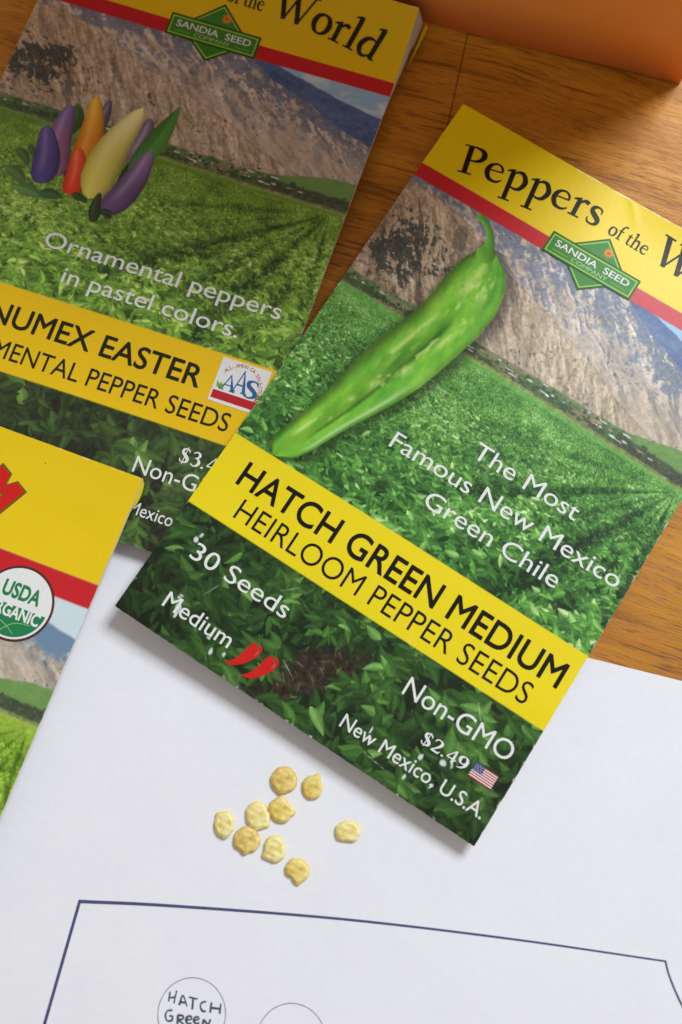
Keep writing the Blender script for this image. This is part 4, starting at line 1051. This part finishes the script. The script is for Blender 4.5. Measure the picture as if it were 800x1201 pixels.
# ------------------------------------------------------------------ orange carton
def carton_mat():
    m, nt, b = new_mat('orange_card'); N = nt.nodes; L = nt.links
    tc = N.new('ShaderNodeTexCoord')
    n = N.new('ShaderNodeTexNoise'); n.inputs['Scale'].default_value = 60; n.inputs['Detail'].default_value = 5; L.new(tc.outputs['Object'], n.inputs['Vector'])
    r = N.new('ShaderNodeValToRGB'); r.color_ramp.elements[0].position = .35; r.color_ramp.elements[0].color = rgb(248, 150, 66); r.color_ramp.elements[1].position = .7; r.color_ramp.elements[1].color = rgb(252, 160, 78)
    L.new(n.outputs['Fac'], r.inputs[0]); L.new(r.outputs[0], b.inputs['Base Color'])
    b.inputs['Roughness'].default_value = .6; b.inputs['Specular IOR Level'].default_value = .3
    n2 = N.new('ShaderNodeTexNoise'); n2.inputs['Scale'].default_value = 2200; L.new(tc.outputs['Object'], n2.inputs['Vector'])
    bp = N.new('ShaderNodeBump'); bp.inputs['Strength'].default_value = .15; bp.inputs['Distance'].default_value = .0001; L.new(n2.outputs['Fac'], bp.inputs['Height']); L.new(bp.outputs[0], b.inputs['Normal'])
    return m
MC = carton_mat()
BL, BH, BD = 146.0, 92.0, 46.0
EB = frame((58.2, 117.15, 0), (.955, -.2966, 0), (-.2966, -.955, 0))
tb = empty('carton', EB)
tag(tb, 'plain orange cardboard box standing behind the seed packets', 'box')
def bow(x, z): return -.62 * math.sin(math.pi * min(max((-x) / 60.0, 0), 1)) * (1 - .5 * z / BH)
nx, nz = 40, 8; V = []; F = []
for j in range(nz + 1):
    for i in range(nx + 1):
        x = -BL + BL * i / nx; z = .12 + (BH - .12) * j / nz
        lift = .55 * math.exp(-((x + 16) / 11.0) ** 2) * (j == 0)
        V.append((x, bow(x, z), z + lift))
for j in range(nz):
    for i in range(nx):
        F.append((j * (nx + 1) + i, j * (nx + 1) + i + 1, (j + 1) * (nx + 1) + i + 1, (j + 1) * (nx + 1) + i))
fp = mesh_obj('front_board', V, F, MC, tb, True)
sm = fp.modifiers.new('thickness', 'SOLIDIFY'); sm.thickness = .0006; sm.offset = 1 if False else -1
def board(name, x0, x1, y0, y1, z0, z1, parent=tb):
    v = [(x0, y0, z0), (x1, y0, z0), (x1, y1, z0), (x0, y1, z0), (x0, y0, z1), (x1, y0, z1), (x1, y1, z1), (x0, y1, z1)]
    return mesh_obj(name, v, [(3, 2, 1, 0), (4, 5, 6, 7), (0, 1, 5, 4), (1, 2, 6, 5), (2, 3, 7, 6), (3, 0, 4, 7)], MC, parent)
board('side_board', -.6, 0, .05, BD, .1, BH - .05)
board('side_board', -BL, -BL + .6, .05, BD, .1, BH - .05)
board('back_board', -BL + .65, -.65, BD - .6, BD, .1, BH - .05)
board('lid_flap', -BL + .1, -.1, .8, BD - .1, BH, BH + .6)
board('bottom_board', -BL + .65, -.65, 1.4, BD - .65, .15, .75)

# ------------------------------------------------------------------ seeds
def seed_mat(name, c0, c1, c2):
    m, nt, b = new_mat(name); N = nt.nodes; L = nt.links
    tc = N.new('ShaderNodeTexCoord')
    n = N.new('ShaderNodeTexNoise'); n.inputs['Scale'].default_value = 900; n.inputs['Detail'].default_value = 5; L.new(tc.outputs['Object'], n.inputs['Vector'])
    r = N.new('ShaderNodeValToRGB'); r.color_ramp.elements[0].position = .34; r.color_ramp.elements[0].color = rgb(*c0); r.color_ramp.elements[1].position = .62; r.color_ramp.elements[1].color = rgb(*c2)
    e = r.color_ramp.elements.new(.48); e.color = rgb(*c1)
    L.new(n.outputs['Fac'], r.inputs[0]); L.new(r.outputs[0], b.inputs['Base Color'])
    b.inputs['Roughness'].default_value = .5; b.inputs['Specular IOR Level'].default_value = .35
    b.inputs['Subsurface Weight'].default_value = .15; b.inputs['Subsurface Scale'].default_value = .0006; b.inputs['Subsurface Radius'].default_value = (1, .7, .3)
    n2 = N.new('ShaderNodeTexNoise'); n2.inputs['Scale'].default_value = 2400; n2.inputs['Detail'].default_value = 4; L.new(tc.outputs['Object'], n2.inputs['Vector'])
    bp = N.new('ShaderNodeBump'); bp.inputs['Strength'].default_value = .2; bp.inputs['Distance'].default_value = .0001; L.new(n2.outputs['Fac'], bp.inputs['Height']); L.new(bp.outputs[0], b.inputs['Normal'])
    return m
SY = seed_mat('seed_pale', (230, 206, 126), (238, 220, 142), (245, 232, 168))
SO = seed_mat('seed_ochre', (208, 172, 88), (222, 192, 106), (236, 212, 134))
SG = seed_mat('seed_gold', (218, 184, 88), (230, 204, 110), (240, 220, 140))
def seed(x, y, rx, ry, mat, label, bumps, seedn, tilt=(0, 0)):
    r = np.random.default_rng(seedn); nr, na = 16, 72
    th = np.linspace(0, 2 * math.pi, na, endpoint=False)
    R = 1 / np.sqrt((np.cos(th) / rx) ** 2 + (np.sin(th) / ry) ** 2)
    for ang, amp, wd in bumps:
        d = (th - math.radians(ang) + math.pi) % (2 * math.pi) - math.pi
        R = R * (1 + amp * np.exp(-(d / math.radians(wd)) ** 2))
    R *= 1 + .024 * np.sin(3 * th + r.uniform(0, 6)) + .016 * np.sin(7 * th + r.uniform(0, 6)) + .010 * np.sin(13 * th + r.uniform(0, 6))
    ph = r.uniform(0, 6.28, 6); H = .52
    V = []; F = []
    beak = [b for b in bumps if b[1] > 0]; ba = math.radians(beak[0][0]) if beak else 0
    for side in (1, -1):
        for i in range(nr + 1):
            s = i / nr
            for j in range(na):
                t = th[j]; q = s * R[j]; X, Y = q * math.cos(t), q * math.sin(t)
                prof = (1 - s ** 3.2) ** .55
                if side > 0:
                    z = H * prof * (.80 + .24 * math.exp(-((s - .74) / .13) ** 2))
                    wr = .035 * math.sin(3.1 * X + ph[0] + 1.6 * math.sin(2.3 * Y + ph[1])) + .03 * math.sin(5.3 * Y + 2.2 * X + ph[2]) + .035 * math.sin(9 * X - 7 * Y + ph[3])
                    gr = -.16 * math.exp(-((X * math.sin(ba) - Y * math.cos(ba)) / .16) ** 2) * sstep(.35, .9, s) * (1 if math.cos(t - ba) > 0 else 0) * (1 - sstep(.9, 1, s))
                    z += (wr + gr) * prof
                else:
                    z = -.36 * prof
                z += tilt[0] * X + tilt[1] * Y
                V.append((X, Y, z))
    n1_ = (nr + 1) * na
    for k in range(2):
        o_ = k * n1_
        for i in range(nr):
            for j in range(na):
                a_, b_ = o_ + i * na + j, o_ + i * na + (j + 1) % na; c_, d_ = b_ + na, a_ + na
                F.append((a_, d_, c_, b_) if k == 0 else (a_, b_, c_, d_))
    zmin = min(v[2] for v in V)
    o = mesh_obj('pepper_seed', V, F, mat, None, True)
    bm = bmesh.new(); bm.from_mesh(o.data); bmesh.ops.remove_doubles(bm, verts=bm.verts, dist=2e-6); bmesh.ops.recalc_face_normals(bm, faces=bm.faces); bm.to_mesh(o.data); bm.free()
    o.data.polygons.foreach_set('use_smooth', [True] * len(o.data.polygons))
    o.location = (x * MM, y * MM, (PZ + .01 - zmin) * MM)
    tag(o, label, 'seed', 'loose pepper seeds on the paper')
seed(-14.5, -9.0, 2.2, 2.15, SO, 'round tan seed with its point facing down, nearest the packet edge', [(-108, .17, 13)], 1)
seed(-9.9, -10.2, 1.68, 1.9, SG, 'plump golden seed with a sharp beak at its upper right', [(62, .42, 16), (-40, .06, 30)], 2, (.08, .05))
seed(-18.7, -14.6, 2.0, 2.3, SY, 'pale seed with its pointed corner touching the notched seed beside it', [(-38, .22, 18), (28, -.13, 24)], 3)
seed(-14.9, -13.7, 2.05, 2.05, SG, 'fan-shaped golden seed with a deep notch in its upper right side', [(-10, .20, 15), (40, -.24, 20), (95, .06, 20)], 4, (.05, 0))
seed(-24.1, -16.0, 1.68, 2.15, SY, 'small pale lemon seed lying furthest left of the group', [(128, .16, 16), (-50, -.08, 30)], 5, (.10, -.05))
seed(-20.4, -18.4, 2.2, 2.1, SO, 'round tan seed with a short point at its bottom, lowest left of the cluster', [(-99, .18, 12), (-125, -.05, 14)], 6)
seed(-15.9, -19.8, 1.85, 2.15, SY, 'pale yellow seed with a stubby beak at its lower left, between two others', [(-150, .20, 15), (178, -.12, 18)], 7)
seed(-12.2, -23.1, 2.0, 1.95, SG, 'golden kidney-shaped seed with a notch, nearest the drawn outline', [(-85, .16, 18), (-132, -.34, 22)], 8)
seed(-4.0, -17.1, 2.1, 1.8, SY, 'lone pale seed with a flat lower side, apart from the others at the right', [(-95, -.16, 34), (-140, .08, 16)], 9)
